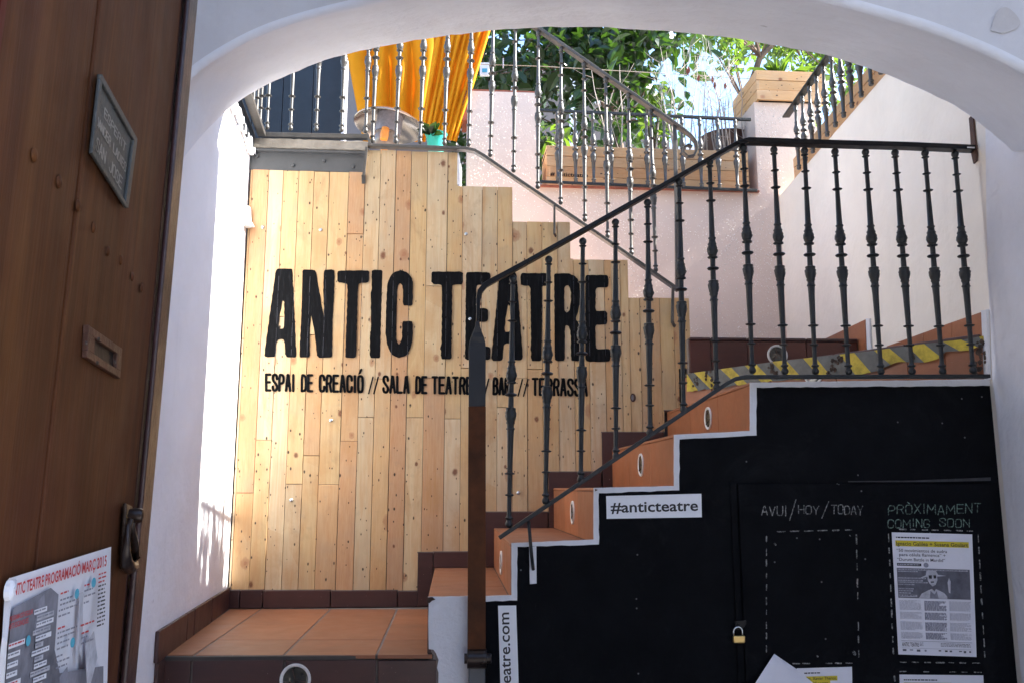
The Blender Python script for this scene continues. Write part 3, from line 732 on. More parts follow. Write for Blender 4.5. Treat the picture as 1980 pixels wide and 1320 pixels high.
# ------------------------------------------------------------------ stair side wall (white trim, black paint, cupboard door)
sw = thing('stair_side_wall', 'black painted side wall of the stairs with white stepped trim and chalk frames', 'wall', (SX[0].x, SX[0].y, 0))
outer = [(827, 1153), (989, 1150), (989, 1049), (1148, 1042), (1148, 942), (1303.5, 938.5), (1303.5, 839.5), (1450.5, 832), (1450.5, 739), (1915, 732)]
inner = [(915, 1163), (1000, 1160), (1000.5, 1056), (1158, 1051.5), (1158, 952.5), (1313.5, 947), (1314, 848.5), (1463, 841), (1463, 748), (1915.5, 745)]
def rough_line(pts, amp=.5, step=14):
    out = []
    for a, b in zip(pts, pts[1:]):
        a = Vector(a); b = Vector(b); n = max(1, int((b - a).length / step))
        for i in range(n): out.append(a.lerp(b, i / n) + (Vector((U(-amp, amp), U(-amp, amp))) if i else Vector((0, 0))))
    out.append(Vector(pts[-1])); return out
io = rough_line(inner, .9); oo = rough_line(outer, .35)
m = MB(); poly = oo + list(reversed(io)) + [Vector((838, 1165))]
v = [NP.at(p[0], p[1], .004) for p in poly]; tr = tessellate_polygon([v]); n = len(v)
m.add(v + [p - NP.n * .006 for p in v], [list(t) for t in tr] + [[i, (i + 1) % n, (i + 1) % n + n, i + n] for i in range(n)]); m.build('white_trim', M['white_trim'], sw)
bl = [Vector((924, 1163))] + io[1:]
pr = NP.at(1915.5, 745); pl0 = NP.at(924, 1300)
v = [NP.at(p[0], p[1], .0) for p in bl] + [Vector((pr.x, pr.y, 0)), Vector((pl0.x, pl0.y, 0))]
tr = tessellate_polygon([v]); m = MB(); n = len(v)
m.add(v + [p - NP.n * .004 for p in v], [list(t) for t in tr] + [[i, (i + 1) % n, (i + 1) % n + n, i + n] for i in range(n)]); m.build('black_face', M['black'], sw)
wpx = [(838, 1160), (924, 1160), (924, 1330), (847, 1330), (848, 1300), (845, 1290), (848, 1275), (843, 1262), (838, 1255), (829, 1254), (828, 1200), (829, 1165)]
v = [NP.at(x, y, .0015) for x, y in wpx]; tr = tessellate_polygon([v]); m = MB(); n = len(v)
m.add(v + [p - NP.n * .02 for p in v], [list(t) for t in tr] + [[i, (i + 1) % n, (i + 1) % n + n, i + n] for i in range(n)]); m.build('white_face', M['white_trim'], sw)
v = [NP.at(924, 1329, .0012), NP.at(847, 1329, .0012)]; m = MB(); m.prism([v[0], v[1], W(v[1], 0), W(v[0], 0)], -NP.n * .02); m.build('white_face', M['white_trim'], sw)
# dark chip at the tread corner
m = MB(); m.prism([NP.at(x, y, .0055) for x, y in [(826, 1154), (836, 1153), (842, 1158), (834, 1161), (831, 1165), (826, 1164)]], NP.n * .001); m.prism([NP.at(x, y, .0055) for x, y in [(1150, 944), (1156, 946), (1151, 949)]], NP.n * .001)
m.prism([NP.at(x, y, .0025) for x, y in [(827, 1261), (835, 1260), (836, 1264), (828, 1265)]], NP.n * .001); m.build('chip', M['dirt'], sw)
m = MB(); m.prism([NP.at(x, y, .002) for x, y in [(1023, 1056), (1037, 1055), (1037.5, 1127), (1024.5, 1128)]], NP.n * .003); m.build('white_patch', M['white_trim'], sw)
# cupboard door in the black wall
cdp = NP
a = NP.at(1425, 935, .004); b = NP.at(1911, 938, .004); zt = a.z
bb = NP.at(1914, 938, .004)
cd_ = MB(); cd_.prism([W(a, .02), W(bb, .02), W(bb, zt), W(a, zt)], NP.n * .010); cd_.build('cupboard_door', M['black'], sw, bevel=.002)
m = MB(); a2 = NP.at(1411, 935, .004); b2 = NP.at(1422.5, 935, .004); zj = NP.at(1411, 852).z
m.prism([W(a2, .02), W(b2, .02), W(b2, NP.at(1411, 931).z), W(a2, NP.at(1411, 931).z)], NP.n * .005); m.build('door_jamb', M['black'], sw, bevel=.001)
m = MB(); a3 = NP.at(1800, 931, .004); b3 = NP.at(1915, 926, .004)
pts = [(1640, 929), (1700, 928.6), (1760, 928), (1915, 922), (1915, 928.5), (1800, 931), (1700, 931), (1640, 931)]
m.prism([NP.at(x, y, .004) for x, y in pts], NP.n * .002); m.build('chalky_seam', M['seam'], sw)

# ------------------------------------------------------------------ stroke lettering
SF = {  # strokes in a unit box (x 0..1, y 0 bottom .. 1 top)
 'A': [[(0, 0), (.42, 1), (.58, 1), (1, 0)], [(.18, .33), (.82, .33)]], 'B': [[(0, 0), (0, 1), (.7, 1), (.95, .88), (.95, .64), (.7, .53), (0, .53)], [(.7, .53), (1, .4), (1, .13), (.7, 0), (0, 0)]],
 'C': [[(1, .72), (1, .85), (.8, 1), (.2, 1), (0, .85), (0, .15), (.2, 0), (.8, 0), (1, .15), (1, .3)]], 'D': [[(0, 0), (0, 1), (.6, 1), (1, .85), (1, .15), (.6, 0), (0, 0)]],
 'E': [[(1, 1), (0, 1), (0, 0), (1, 0)], [(0, .52), (.85, .52)]], 'G': [[(1, .75), (1, .85), (.8, 1), (.2, 1), (0, .85), (0, .15), (.2, 0), (.8, 0), (1, .15), (1, .45), (.55, .45)]],
 'H': [[(0, 0), (0, 1)], [(1, 0), (1, 1)], [(0, .5), (1, .5)]], 'I': [[(.5, 0), (.5, 1)]], 'L': [[(0, 1), (0, 0), (1, 0)]], 'M': [[(0, 0), (.05, 1), (.5, .35), (.95, 1), (1, 0)]],
 'N': [[(0, 0), (0, 1), (1, 0), (1, 1)]], 'O': [[(.2, 0), (0, .15), (0, .85), (.2, 1), (.8, 1), (1, .85), (1, .15), (.8, 0), (.2, 0)]], 'P': [[(0, 0), (0, 1), (.75, 1), (1, .87), (1, .6), (.75, .46), (0, .46)]],
 'R': [[(0, 0), (0, 1), (.75, 1), (1, .87), (1, .63), (.75, .5), (0, .5)], [(.65, .5), (1, 0)]], 'S': [[(1, .74), (1, .86), (.8, 1), (.2, 1), (0, .86), (0, .68), (1, .32), (1, .14), (.8, 0), (.2, 0), (0, .14), (0, .26)]],
 'T': [[(0, 1), (1, 1)], [(.5, 1), (.5, 0)]], 'U': [[(0, 1), (0, .15), (.25, 0), (.75, 0), (1, .15), (1, 1)]], 'V': [[(0, 1), (.5, 0), (1, 1)]], 'X': [[(0, 0), (1, 1)], [(0, 1), (1, 0)]],
 'Y': [[(0, 1), (.5, .45), (1, 1)], [(.5, .45), (.5, 0)]], '/': [[(0, 0), (1, 1)]], '+': [[(.5, .2), (.5, .8)], [(.1, .5), (.9, .5)]],
 'J': [[(1, 1), (1, .15), (.75, 0), (.2, 0), (0, .2)]], 'K': [[(0, 0), (0, 1)], [(0, .45), (1, 1)], [(.35, .6), (1, 0)]], 'F': [[(1, 1), (0, 1), (0, 0)], [(0, .52), (.85, .52)]],
 '2': [[(0, .8), (.2, 1), (.8, 1), (1, .8), (1, .65), (0, 0), (1, 0)]], '0': [[(.2, 0), (0, .2), (0, .8), (.2, 1), (.8, 1), (1, .8), (1, .2), (.8, 0), (.2, 0)]], '1': [[(.2, .8), (.55, 1), (.55, 0)]],
 '5': [[(1, 1), (0, 1), (0, .55), (.7, .58), (1, .4), (1, .15), (.75, 0), (0, .05)]], '6': [[(.9, 1), (.2, .8), (0, .4), (.1, .1), (.4, 0), (.9, .1), (1, .35), (.7, .5), (.05, .4)]], '.': [[(.4, 0), (.5, .02)]]}
def ribbon(m, pts2, wid, to3, jit=0, mi=0):
    """pts2 in page units (already scaled), wid same units"""
    P = [Vector(p) for p in pts2]
    if jit:
        Q = []
        for a, b in zip(P, P[1:]):
            k = max(1, int((b - a).length / (wid * 2.5)))
            for i in range(k): Q.append(a.lerp(b, i / k) + Vector((U(-jit, jit), U(-jit, jit))))
        Q.append(P[-1]); P = Q
    h = wid / 2
    for a, b in zip(P, P[1:]):
        d = (b - a)
        if d.length < 1e-6: continue
        d.normalize(); s = Vector((-d.y, d.x)) * h
        q = [a + s, a - s, b - s, b + s]
        m.add([to3(x) for x in q], [[0, 1, 2, 3]], mi)
    for p in P:
        q = [p + Vector((math.cos(6.283 * k / 8), math.sin(6.283 * k / 8))) * h for k in range(8)]
        m.add([to3(x) for x in q], [list(range(8))], mi)
def word(m, text, x0, x1, yb, h, wid, to3, gap=.28, jit=0, slope=0, wob=0, thin={'I': .35, '/': .8, '1': .6, '.': .3, 'M': 1.3}, mi=0):
    ws = [thin.get(c, 1.0) for c in text]; g_ = gap
    tot = sum(ws) + g_ * (len(text) - 1); k = (x1 - x0 - wid) / tot; x = x0 + wid / 2
    for c, w_ in zip(text, ws):
        dy = U(-wob, wob); hs = 1 + U(-wob, wob) * .03
        acc = None; base = c
        if c in 'ÓÒ': base = 'O'; acc = c
        if c == ' ': x += k * (w_ + g_); continue
        for s in SF[base]:
            pts = [(x + px * w_ * k, yb + slope * (x - x0) - (wid / 2 + py * (h * hs - wid)) + dy) for px, py in s]
            if len(pts) > 3 and base in 'CGOSUDPRBJ': 
                pts = [tuple(q) for q in smoothline([Vector(p) for p in pts], 1)]
            ribbon(m, pts, wid, to3, jit, mi)
        if acc:
            a = .7 if acc == 'Ó' else .3; b = .35 if acc == 'Ó' else .65
            ribbon(m, [(x + b * k, yb + slope * (x - x0) - h * 1.1), (x + a * k, yb + slope * (x - x0) - h * 1.28)], wid * .9, to3, 0, mi)
        x += k * (w_ + g_)

# chalk frames and words
ch = MB(); to = lambda p: NP.at(p.x, p.y, .0155 + U(0, .0004))
def toC(p): return NP.at(p.x, p.y, .0148)
def dash(m, a, b, n, wid=2.6):
    a = Vector(a); b = Vector(b)
    for i in range(n):
        s = a.lerp(b, (i + U(.05, .2)) / n); e = a.lerp(b, (i + U(.5, .8)) / n)
        if R() < .06: continue
        ribbon(m, [s, e], wid * U(.6, 1.2), toC, .35)
dash(ch, (1500, 1027), (1660, 1023), 6); dash(ch, (1482, 1033), (1482, 1268), 10); dash(ch, (1656, 1030), (1661, 1280), 9); dash(ch, (1530, 1282), (1655, 1281), 6)
dash(ch, (1735, 1022), (1890, 1026), 7); dash(ch, (1718, 1030), (1728, 1275), 10); dash(ch, (1891, 1030), (1905, 1280), 10); dash(ch, (1738, 1279), (1900, 1281), 7)
dash(ch, (1735, 1297), (1905, 1299), 7); dash(ch, (1729, 1303), (1734, 1345), 2); dash(ch, (1908, 1305), (1912, 1345), 2)
word(ch, 'AVUI', 1472, 1522, 996, 20, 1.8, toC, .35, .3, 0, 2); word(ch, '/', 1526, 1540, 1006, 42, 1.8, toC, .3, .3)
word(ch, 'HOY', 1543, 1584, 994, 18, 1.6, toC, .35, .3, 0, 2); word(ch, '/', 1588, 1603, 1002, 34, 1.6, toC, .3, .3); word(ch, 'TODAY', 1607, 1669, 994, 18, 1.8, toC, .3, .3, .03, 2)
for x, y, r in ((1498, 1050, 2.2), (1651, 1260, 3.6), (1580, 1267, 1.6), (1643, 1034, 1.2)): ribbon(ch, [(x, y), (x + 1.5, y + r)], r * 1.6, toC)
ch.build('chalk_writing', M['chalk'], sw)
ch = MB(); word(ch, 'PRÒXIMAMENT', 1717, 1897, 995, 19, 1.7, toC, .35, .3, -.02, 2); word(ch, 'COMING', 1716, 1798, 1019, 17, 1.7, toC, .35, .3, 0, 1.5); word(ch, 'SOON', 1816, 1875, 1018, 17, 1.7, toC, .35, .3, .02, 1.5)
ch.build('chalk_writing', M['chalk_g'], sw)

# ------------------------------------------------------------------ font text helper
def font_mesh(text, bold=0.0):
    cu = bpy.data.curves.new('lettering', 'FONT'); cu.body = text; cu.size = 1; cu.offset = bold; cu.resolution_u = 3; cu.fill_mode = 'FRONT'
    o = bpy.data.objects.new('lettering', cu); COL.objects.link(o); bpy.context.view_layer.update()
    me = o.to_mesh(); v = [x.co.copy() for x in me.vertices]; f = [list(p.vertices) for p in me.polygons]; o.to_mesh_clear()
    bpy.data.objects.remove(o); bpy.data.curves.remove(cu); return v, f
_fm = {}
def text_on(m, plane, text, o, e, hpx, off=.002, bold=0.0, mi=0, cap=.72, shear=0):
    key = (text, bold)
    if key not in _fm: _fm[key] = font_mesh(text, bold)
    v, f = _fm[key]
    if not v: return
    xa = min(p.x for p in v); xb = max(p.x for p in v); o = Vector(o); e = Vector(e); d = (e - o)
    n = Vector((d.y, -d.x)).normalized() * hpx
    m.add([plane.at(*(o + d * ((p.x - xa) / (xb - xa)) + n * (p.y / cap)), off) for p in v], f, mi)

# stickers
s1 = thing('hashtag_sticker', 'white rectangular sticker with black lettering on the black wall beneath the stair trim', 'sticker', NP.at(1265, 980))
m = MB(); m.prism([NP.at(x, y, .0008) for x, y in [(1172, 958), (1356, 953.5), (1357, 999), (1173, 1002)]], NP.n * .0012); m.build('sheet', M['sticker'], s1)
m = MB(); text_on(m, NP, '#anticteatre', (1181, 990), (1350, 986), 21, .0026, .018); m.build('lettering', M['ink'], s1)
s2 = thing('web_address_sticker', 'tall white sticker with lettering running upwards beside the iron newel', 'sticker', NP.at(985, 1250))
m = MB(); m.prism([NP.at(x, y, .0008) for x, y in [(963, 1170), (998, 1169.5), (1008, 1480), (972, 1482)]], NP.n * .0012); m.build('sheet', M['sticker'], s2)
m = MB(); text_on(m, NP, 'www.anticteatre.com', (993, 1478), (984, 1183), 21, .0026, .012); m.build('lettering', M['ink'], s2)

# ------------------------------------------------------------------ posters on the black wall
def quadmap(c):                                       # bilinear page (0..1, 0..1 from the top left) to pixel space
    c = [Vector(p) for p in c]
    return lambda u, v: (c[0] * (1 - u) + c[1] * u) * (1 - v) + (c[3] * (1 - u) + c[2] * u) * v
class PageP:
    def __init__(s, plane, corners): s.q = quadmap(corners); s.pl = plane
    def at(s, u, v, off=0): p = s.q(u, 1 - v); return s.pl.at(p.x, p.y, off)
def rect(m, pg, u0, v0, u1, v1, off, mi=0):           # v measured down from the top
    m.add([pg.at(u0, 1 - v0, off), pg.at(u1, 1 - v0, off), pg.at(u1, 1 - v1, off), pg.at(u0, 1 - v1, off)], [[0, 1, 2, 3]], mi)
def page_text(m, pg, text, u0, v, u1, h, off, bold=0, mi=0):
    text_on(m, pg, text, (u0, 1 - v), (u1, 1 - v), -h, off, bold, mi)
class PgT:                                            # lets text_on work in page units
    def __init__(s, pg): s.pg = pg
    def at(s, u, v, off=0): return s.pg.at(u, v, off)
def ptext(m, pg, text, u0, v, u1, h, off, bold=0, mi=0):
    key = (text, bold)
    if key not in _fm: _fm[key] = font_mesh(text, bold)
    vv, f = _fm[key]; xa = min(p.x for p in vv); xb = max(p.x for p in vv)
    m.add([pg.at(u0 + (u1 - u0) * (p.x - xa) / (xb - xa), 1 - v + h * p.y / .72, off) for p in vv], f, mi)
def greek(m, pg, u0, v0, u1, v1, n, off, mi=0, fill=.5):
    for i in range(n):
        va = v0 + (v1 - v0) * i / n; vb = va + (v1 - v0) / n * fill; e = u1 - (U(0, .05) if R() < .8 else U(.1, .35)) * (u1 - u0) / 1
        u = u0
        while u < e:
            w_ = U(.012, .045); rect(m, pg, u, va, min(e, u + w_), vb, off, mi); u += w_ + .007
def wavy_sheet(pg, nx=8, ny=12, amp=.004, off=.016, curl=None):
    v = []; f = []
    for j in range(ny + 1):
        for i in range(nx + 1):
            u_ = i / nx; w_ = j / ny; z = off + amp * (.5 + .5 * math.sin(u_ * 3.1 + w_ * 4)) + amp * .6 * math.sin(w_ * 6.3 + 1)
            v.append(pg.at(u_, 1 - w_, z))
    for j in range(ny):
        for i in range(nx): a = j * (nx + 1) + i; f.append([a, a + 1, a + nx + 2, a + nx + 1])
    return v, f
inks = [M['ink'], M['ink_grey'], M['ink_yellow'], M['ink_photo'], M['ink_light'], M['ink_mid']]
po = thing('show_poster', 'white flamenco show poster with a portrait photo, pinned inside the right chalk frame', 'poster', NP.at(1805, 1150))
pg = PageP(NP, [(1724, 1028), (1879.5, 1032), (1888, 1269), (1737, 1264)])
m = MB(); m.prism([pg.at(0, 1, .0150), pg.at(1, 1, .0150), pg.at(1, 0, .0150), pg.at(0, 0, .0150)], NP.n * .001); m.build('sheet', M['paper'], po)
m = MB(); e = .0172
greek(m, pg, .05, .035, .48, .048, 1, e, 0, .8)
rect(m, pg, .04, .065, .955, .112, e - .0003, 2); ptext(m, pg, 'Ignacio Galilea + Susana Goulart', .05, .105, .945, .032, e + .0004, .012, 0)
ptext(m, pg, '“50 movimientos de sudra', .05, .158, .68, .026, e, .004, 0); ptext(m, pg, 'para célula flamenca” +', .08, .192, .66, .026, e, .004, 0); ptext(m, pg, '“Durum Battle in Mardid”', .05, .232, .65, .026, e, .004, 0)
rect(m, pg, .045, .25, .35, .272, e, 0); greek(m, pg, .055, .257, .34, .265, 1, e + .0004, 4, 1)
c = [pg.at(.41 + .032 * math.cos(6.283 * k / 14), 1 - .262 + .020 * math.sin(6.283 * k / 14), e) for k in range(14)]; m.add(c, [list(range(14))], 1)
rect(m, pg, .04, .29, .955, .535, e, 5)
# portrait in flat greys: hat brim, face, shoulders, raised hand
def blob(pts, mi, off): 
    v = [pg.at(a, 1 - b, off) for a, b in pts]; tr = tessellate_polygon([v]); m.add(v, [list(t) for t in tr], mi)
blob([(.31, .372), (.40, .345), (.56, .338), (.66, .345), (.56, .352), (.40, .36)], 4, e + .0003)
blob([(.40, .345), (.41, .31), (.46, .297), (.53, .305), (.56, .345)], 4, e + .0004)
blob([(.42, .35), (.54, .345), (.545, .38), (.52, .42), (.48, .435), (.44, .41), (.42, .38)], 4, e + .0005)
blob([(.435, .345), (.475, .343), (.475, .372), (.44, .372)], 0, e + .0007); blob([(.495, .343), (.53, .343), (.53, .368), (.50, .370)], 0, e + .0007)
blob([(.455, .395), (.50, .393), (.50, .403), (.46, .405)], 0, e + .0007)
blob([(.30, .533), (.34, .495), (.43, .465), (.47, .455), (.50, .475), (.52, .455), (.62, .485), (.66, .515), (.66, .533)], 4, e + .0006)
blob([(.45, .47), (.50, .50), (.53, .47), (.55, .533), (.44, .533)], 3, e + .0008)
blob([(.68, .48), (.67, .40), (.69, .36), (.71, .39), (.70, .49)], 4, e + .0005)
for a, b, c_, d in ((.05, .296, .93, .306), (.05, .313, .30, .321), (.05, .366, .40, .376), (.05, .386, .36, .396), (.05, .402, .42, .41), (.05, .42, .25, .428), (.05, .455, .24, .463), (.05, .472, .23, .48), (.05, .49, .20, .498), (.05, .508, .28, .524)):
    rect(m, pg, a, b, c_, d, e + .0008, 4); greek(m, pg, a + .005, b + .002, c_ - .01, d, 1, e + .001, 5, .6)
for k, (u0, u1, mi, fl) in enumerate(((.05, .33, 1, .34), (.365, .645, 1, .85), (.68, .955, 1, .34))):
    for a, b in ((.555, .635), (.65, .71), (.73, .79 + .01), (.815, .87)): greek(m, pg, u0, a, u1, b, 9, e, mi, fl)
rect(m, pg, .05, .885, .95, .888, e, 1); ptext(m, pg, 'ANTIC TEATRE', .055, .932, .27, .034, e, .01, 0)
greek(m, pg, .55, .898, .94, .93, 3, e, 5, .4); greek(m, pg, .28, .897, .33, .93, 3, e, 1, .5); rect(m, pg, .05, .944, .95, .946, e, 1)
for u0 in (.06, .15, .24, .34, .52, .60, .66, .78, .84, .91): rect(m, pg, u0, .955, u0 + U(.02, .05), .955 + U(.008, .018), e, [0, 1, 5][int(R() * 3)])
m.build('print', inks, po)
p2 = thing('lower_poster', 'white poster cut by the bottom edge, below the flamenco poster', 'poster', NP.at(1820, 1330))
pg = PageP(NP, [(1739, 1303), (1901, 1304.5), (1910, 1540), (1748, 1540)])
m = MB(); m.prism([pg.at(0, 1, .0150), pg.at(1, 1, .0150), pg.at(1, 0, .0150), pg.at(0, 0, .0150)], NP.n * .001); m.build('sheet', M['paper'], p2)
m = MB(); greek(m, pg, .05, .038, .46, .05, 1, e, 0, .8); rect(m, pg, .05, .065, .62, .10, e, 2); m.build('print', inks, p2)
p3 = thing('curling_poster', 'poster with its top left corner curling forward, below the empty chalk frame', 'poster', NP.at(1580, 1320))
pg = PageP(NP, [(1470, 1292.5), (1647, 1288), (1653, 1525), (1475, 1530)])
m = MB(); v = [NP.at(x, y, .0150) for x, y in [(1541, 1291), (1647, 1288), (1653, 1525), (1475, 1530), (1472, 1380)]]
m.prism(v, NP.n * .001); m.build('sheet', M['paper'], p3)
m = MB(); greek(m, pg, .48, .038, .66, .05, 1, e, 0, .8)
rect(m, pg, .40, .070, .84, .108, e, 2); rect(m, pg, .40, .108, .76, .145, e, 2); rect(m, pg, .40, .145, .75, .180, e, 2)
ptext(m, pg, 'offlet, Xavier Theros,', .46, .100, .83, .026, e + .0004, .008, 0); ptext(m, pg, 'los Vicente,', .50, .138, .75, .026, e + .0004, .008, 0); ptext(m, pg, 'Rosetta', .57, .174, .74, .026, e + .0004, .008, 0)
m.build('print', inks, p3)
# curled flap: rises off the wall towards the viewer
fl = []; ff = []; nxx = 8
fa = [Vector((1497, 1263)), Vector((1541, 1293)), Vector((1585, 1330)), Vector((1640, 1400))]; fb = [Vector((1497, 1263)), Vector((1478, 1292)), Vector((1455, 1328)), Vector((1425, 1400))]
for i in range(4):
    for k in range(nxx + 1):
        t = k / nxx; p = fa[i].lerp(fb[i], t); fl.append(NP.at(p.x, p.y, .018 + .035 * t * (i / 3) + .022 * math.sin(t * 2.6) * (.3 + i / 3)))
for i in range(3):
    for k in range(nxx): a = i * (nxx + 1) + k; ff.append([a, a + 1, a + nxx + 2, a + nxx + 1])
obj('folded_corner', fl, ff, M['paper'], p3, smooth=True)

# padlock
pk = thing('padlock', 'small brass padlock hanging on the black cupboard door', 'padlock', NP.at(1427, 1232, .03))
m = MB(); m.prism([NP.at(x, y, .020) for x, y in [(1415.5, 1227), (1438.5, 1227), (1438, 1241), (1416, 1241)]], NP.n * .016); m.build('lock_body', M['brass'], pk, bevel=.003)
m = MB(); arc = [NP.at(1427 - 8.5 * math.cos(t), 1220 - 9 * math.sin(t), .028) for t in [math.pi * i / 10 for i in range(11)]]
m.tube([NP.at(1418.5, 1229, .028)] + arc + [NP.at(1435.5, 1229, .028)], .0028, 8); m.build('shackle', M['chrome'], pk, smooth=True)
hs = thing('hasp', 'black hasp that the brass padlock hangs from', 'hasp', NP.at(1430, 1205, .02))
m = MB(); m.prism([NP.at(x, y, .013) for x, y in [(1420, 1200), (1442, 1198), (1442, 1206), (1434, 1216), (1422, 1216)]], NP.n * .005); m.build('plate', M['iron_dk'], hs, bevel=.001)
m = MB(); m.tube([NP.at(1427, 1212, .014), NP.at(1427, 1208, .030), NP.at(1427, 1203, .014)], .0025, 6); m.build('staple', M['iron_dk'], hs, smooth=True)

# ------------------------------------------------------------------ timber cladding
wc = thing('timber_cladding', 'wall of vertical reclaimed pine planks stepped along the upper flight, painted with black lettering', 'cladding', WP.at(800, 700))
seams = [457, 481, 513, 542, 572, 602, 632, 670, 702, 732, 762, 792, 824, 864, 894, 932, 962, 991, 1019, 1048, 1078, 1108, 1137, 1167, 1181, 1198, 1213.5, 1234.5, 1253, 1272, 1298, 1314, 1329]
joints = {0: [654], 1: [952], 2: [850], 3: [612], 4: [935], 5: [647, 880], 6: [936], 7: [452, 852], 8: [806], 9: [732], 10: [659], 11: [806.5], 12: [553, 730], 13: [809], 14: [711], 16: [787], 17: [731], 18: [713]}
def wz(y, x): return WP.at(x, y).z
zbeam = WP.at(600, 331.5).z
tops = [(WP.at(xa, y).x, WP.at(xb, y).x, (WP.at(xa, y).z + WP.at(xb, y).z) / 2) for xa, xb, y in wood_top]
bots = [(WP.at(xa, yt).x, WP.at(xb, yt).x, WP.at((xa + xb) / 2, yt).z) for (xa, xb), yt in segs]
XS = [WP.at(s, 480).x for s in seams]; XS[0] = L2.x + .006
def topat(x):
    if x < tops[0][0]: return zbeam
    for a, b, z in tops:
        if a <= x < b: return z
    return tops[-1][2]
def botat(x):
    for a, b, z in bots:
        if a <= x < b: return z + .003
    if x >= bots[-1][1]: return WP.at(1322, 712).z
    return bots[0][2] + .003
brk = sorted(set([t[0] for t in tops] + [b[0] for b in bots] + [bots[-1][1]]))
back = MB()
for i in range(len(XS) - 1):
    xa, xb = XS[i] + U(.0006, .0016), XS[i + 1] - U(.0006, .0016)
    cuts = [xa] + [b for b in brk if xa + .006 < b < xb - .006] + [xb]
    zj = [wz(y, seams[i]) for y in joints.get(i, [])]; zj.sort()
    # outline: top profile and bottom profile
    topz = [(cuts[k] , cuts[k + 1], topat((cuts[k] + cuts[k + 1]) / 2)) for k in range(len(cuts) - 1)]
    botz = [(cuts[k] , cuts[k + 1], botat((cuts[k] + cuts[k + 1]) / 2)) for k in range(len(cuts) - 1)]
    lev = [None] + zj + [None]
    for k in range(len(lev) - 1):
        dep = U(-.0022, .0022)
        P = []
        if lev[k] is None:
            for a, b, z in botz: P += [(a, z), (b, z)]
        else: P += [(xa, lev[k] + .0012), (xb, lev[k] + .0012)]
        if lev[k + 1] is None:
            tz_ = U(-.002, .002)
            for a, b, z in reversed(topz): P += [(b, z + tz_), (a, z + tz_)]
        else: P += [(xb, lev[k + 1] - .0012), (xa, lev[k + 1] - .0012)]
        v = [Vector((x, wY(x), z)) + WP.n * dep for x, z in P]
        m = MB(); m.prism(v, -WP.n * .018); m.build('plank', M['pine'], wc, bevel=.0012)
    back.prism([Vector((xa - .002, wY(xa), max(b[2] for b in botz))) - WP.n * .021, Vector((xb + .002, wY(xb), max(b[2] for b in botz))) - WP.n * .021, Vector((xb + .002, wY(xb), min(t[2] for t in topz) - .01)) - WP.n * .021, Vector((xa - .002, wY(xa), min(t[2] for t in topz) - .01)) - WP.n * .021], -WP.n * .02)
back.build('backing', M['dirt'], wc)
tops_z0 = tops[0][2]; tops_x0 = tops[0][1]
mw = thing('cladding_core', 'masonry core behind the timber cladding', 'wall', (L2.x, L2.y + .1, 0))
m = MB()
for i in range(len(XS) - 1):
    xm = (XS[i] + XS[i + 1]) / 2
m.prism([(XS[0] - .3, wY(XS[0]) + .045, 0), (XS[-1], wY(XS[-1]) + .045, 0), (XS[-1], wY(XS[-1]) + .045, tops[-1][2] - .05), (XS[0] - .3, wY(XS[0]) + .045, tops[-1][2] - .05)], (0, .4, 0))
m.prism([(XS[0] - .3, wY(XS[0]) + .045, 1), (tops[0][1] - .02, wY(0) + .045, 1), (tops[0][1] - .02, wY(0) + .045, zbeam + .02), (XS[0] - .3, wY(XS[0]) + .045, zbeam + .02)], (0, .3, 0))
m.build('wall', M['far_grey'], mw)
# white plaster edge strip right of the top plank
m = MB(); a = WP.at(883.5, 300); m.prism([Vector((tops[0][1] - .001, wY(tops[0][1]), wz(357, 885))), Vector((tops[0][1] + .006, wY(tops[0][1]), wz(357, 885))), Vector((tops[0][1] + .006, wY(tops[0][1]), wz(296, 885))), Vector((tops[0][1] - .001, wY(tops[0][1]), wz(296, 885)))], (0, .25, 0)); m.build('end_board', M['white_trim'], wc)
for x, y in ((508, 440), (620, 445), (901, 453), (563, 966), (640, 812), (1002, 952), (909, 617)):
    c = WP.at(x, y, .002); m = MB(); m.lathe([(0, .0085), (.003, .0085), (.0055, .006), (.0065, .002)], c, WP.n, 12); smooth_by_angle(m.build('screw', M['chrome'], wc), 60)
m = MB(); c = WP.at(1224, 768, .0028)
d = Vector((1, .075, 0)); m.prism([c + d * .014 * math.cos(t) + Vector((0, 0, .021)) * math.sin(t) for t in [6.283 * k / 12 for k in range(12)]], WP.n * .001)
m.build('knot_hole', M['rust'], wc)
m = MB(); m.prism([c + WP.n * .0015 + d * (-.003 + .0065 * math.cos(t)) + Vector((0, 0, .014)) * math.sin(t) for t in [6.283 * k / 12 for k in range(12)]], WP.n * .0008); m.build('knot_fill', M['far_grey'], wc)

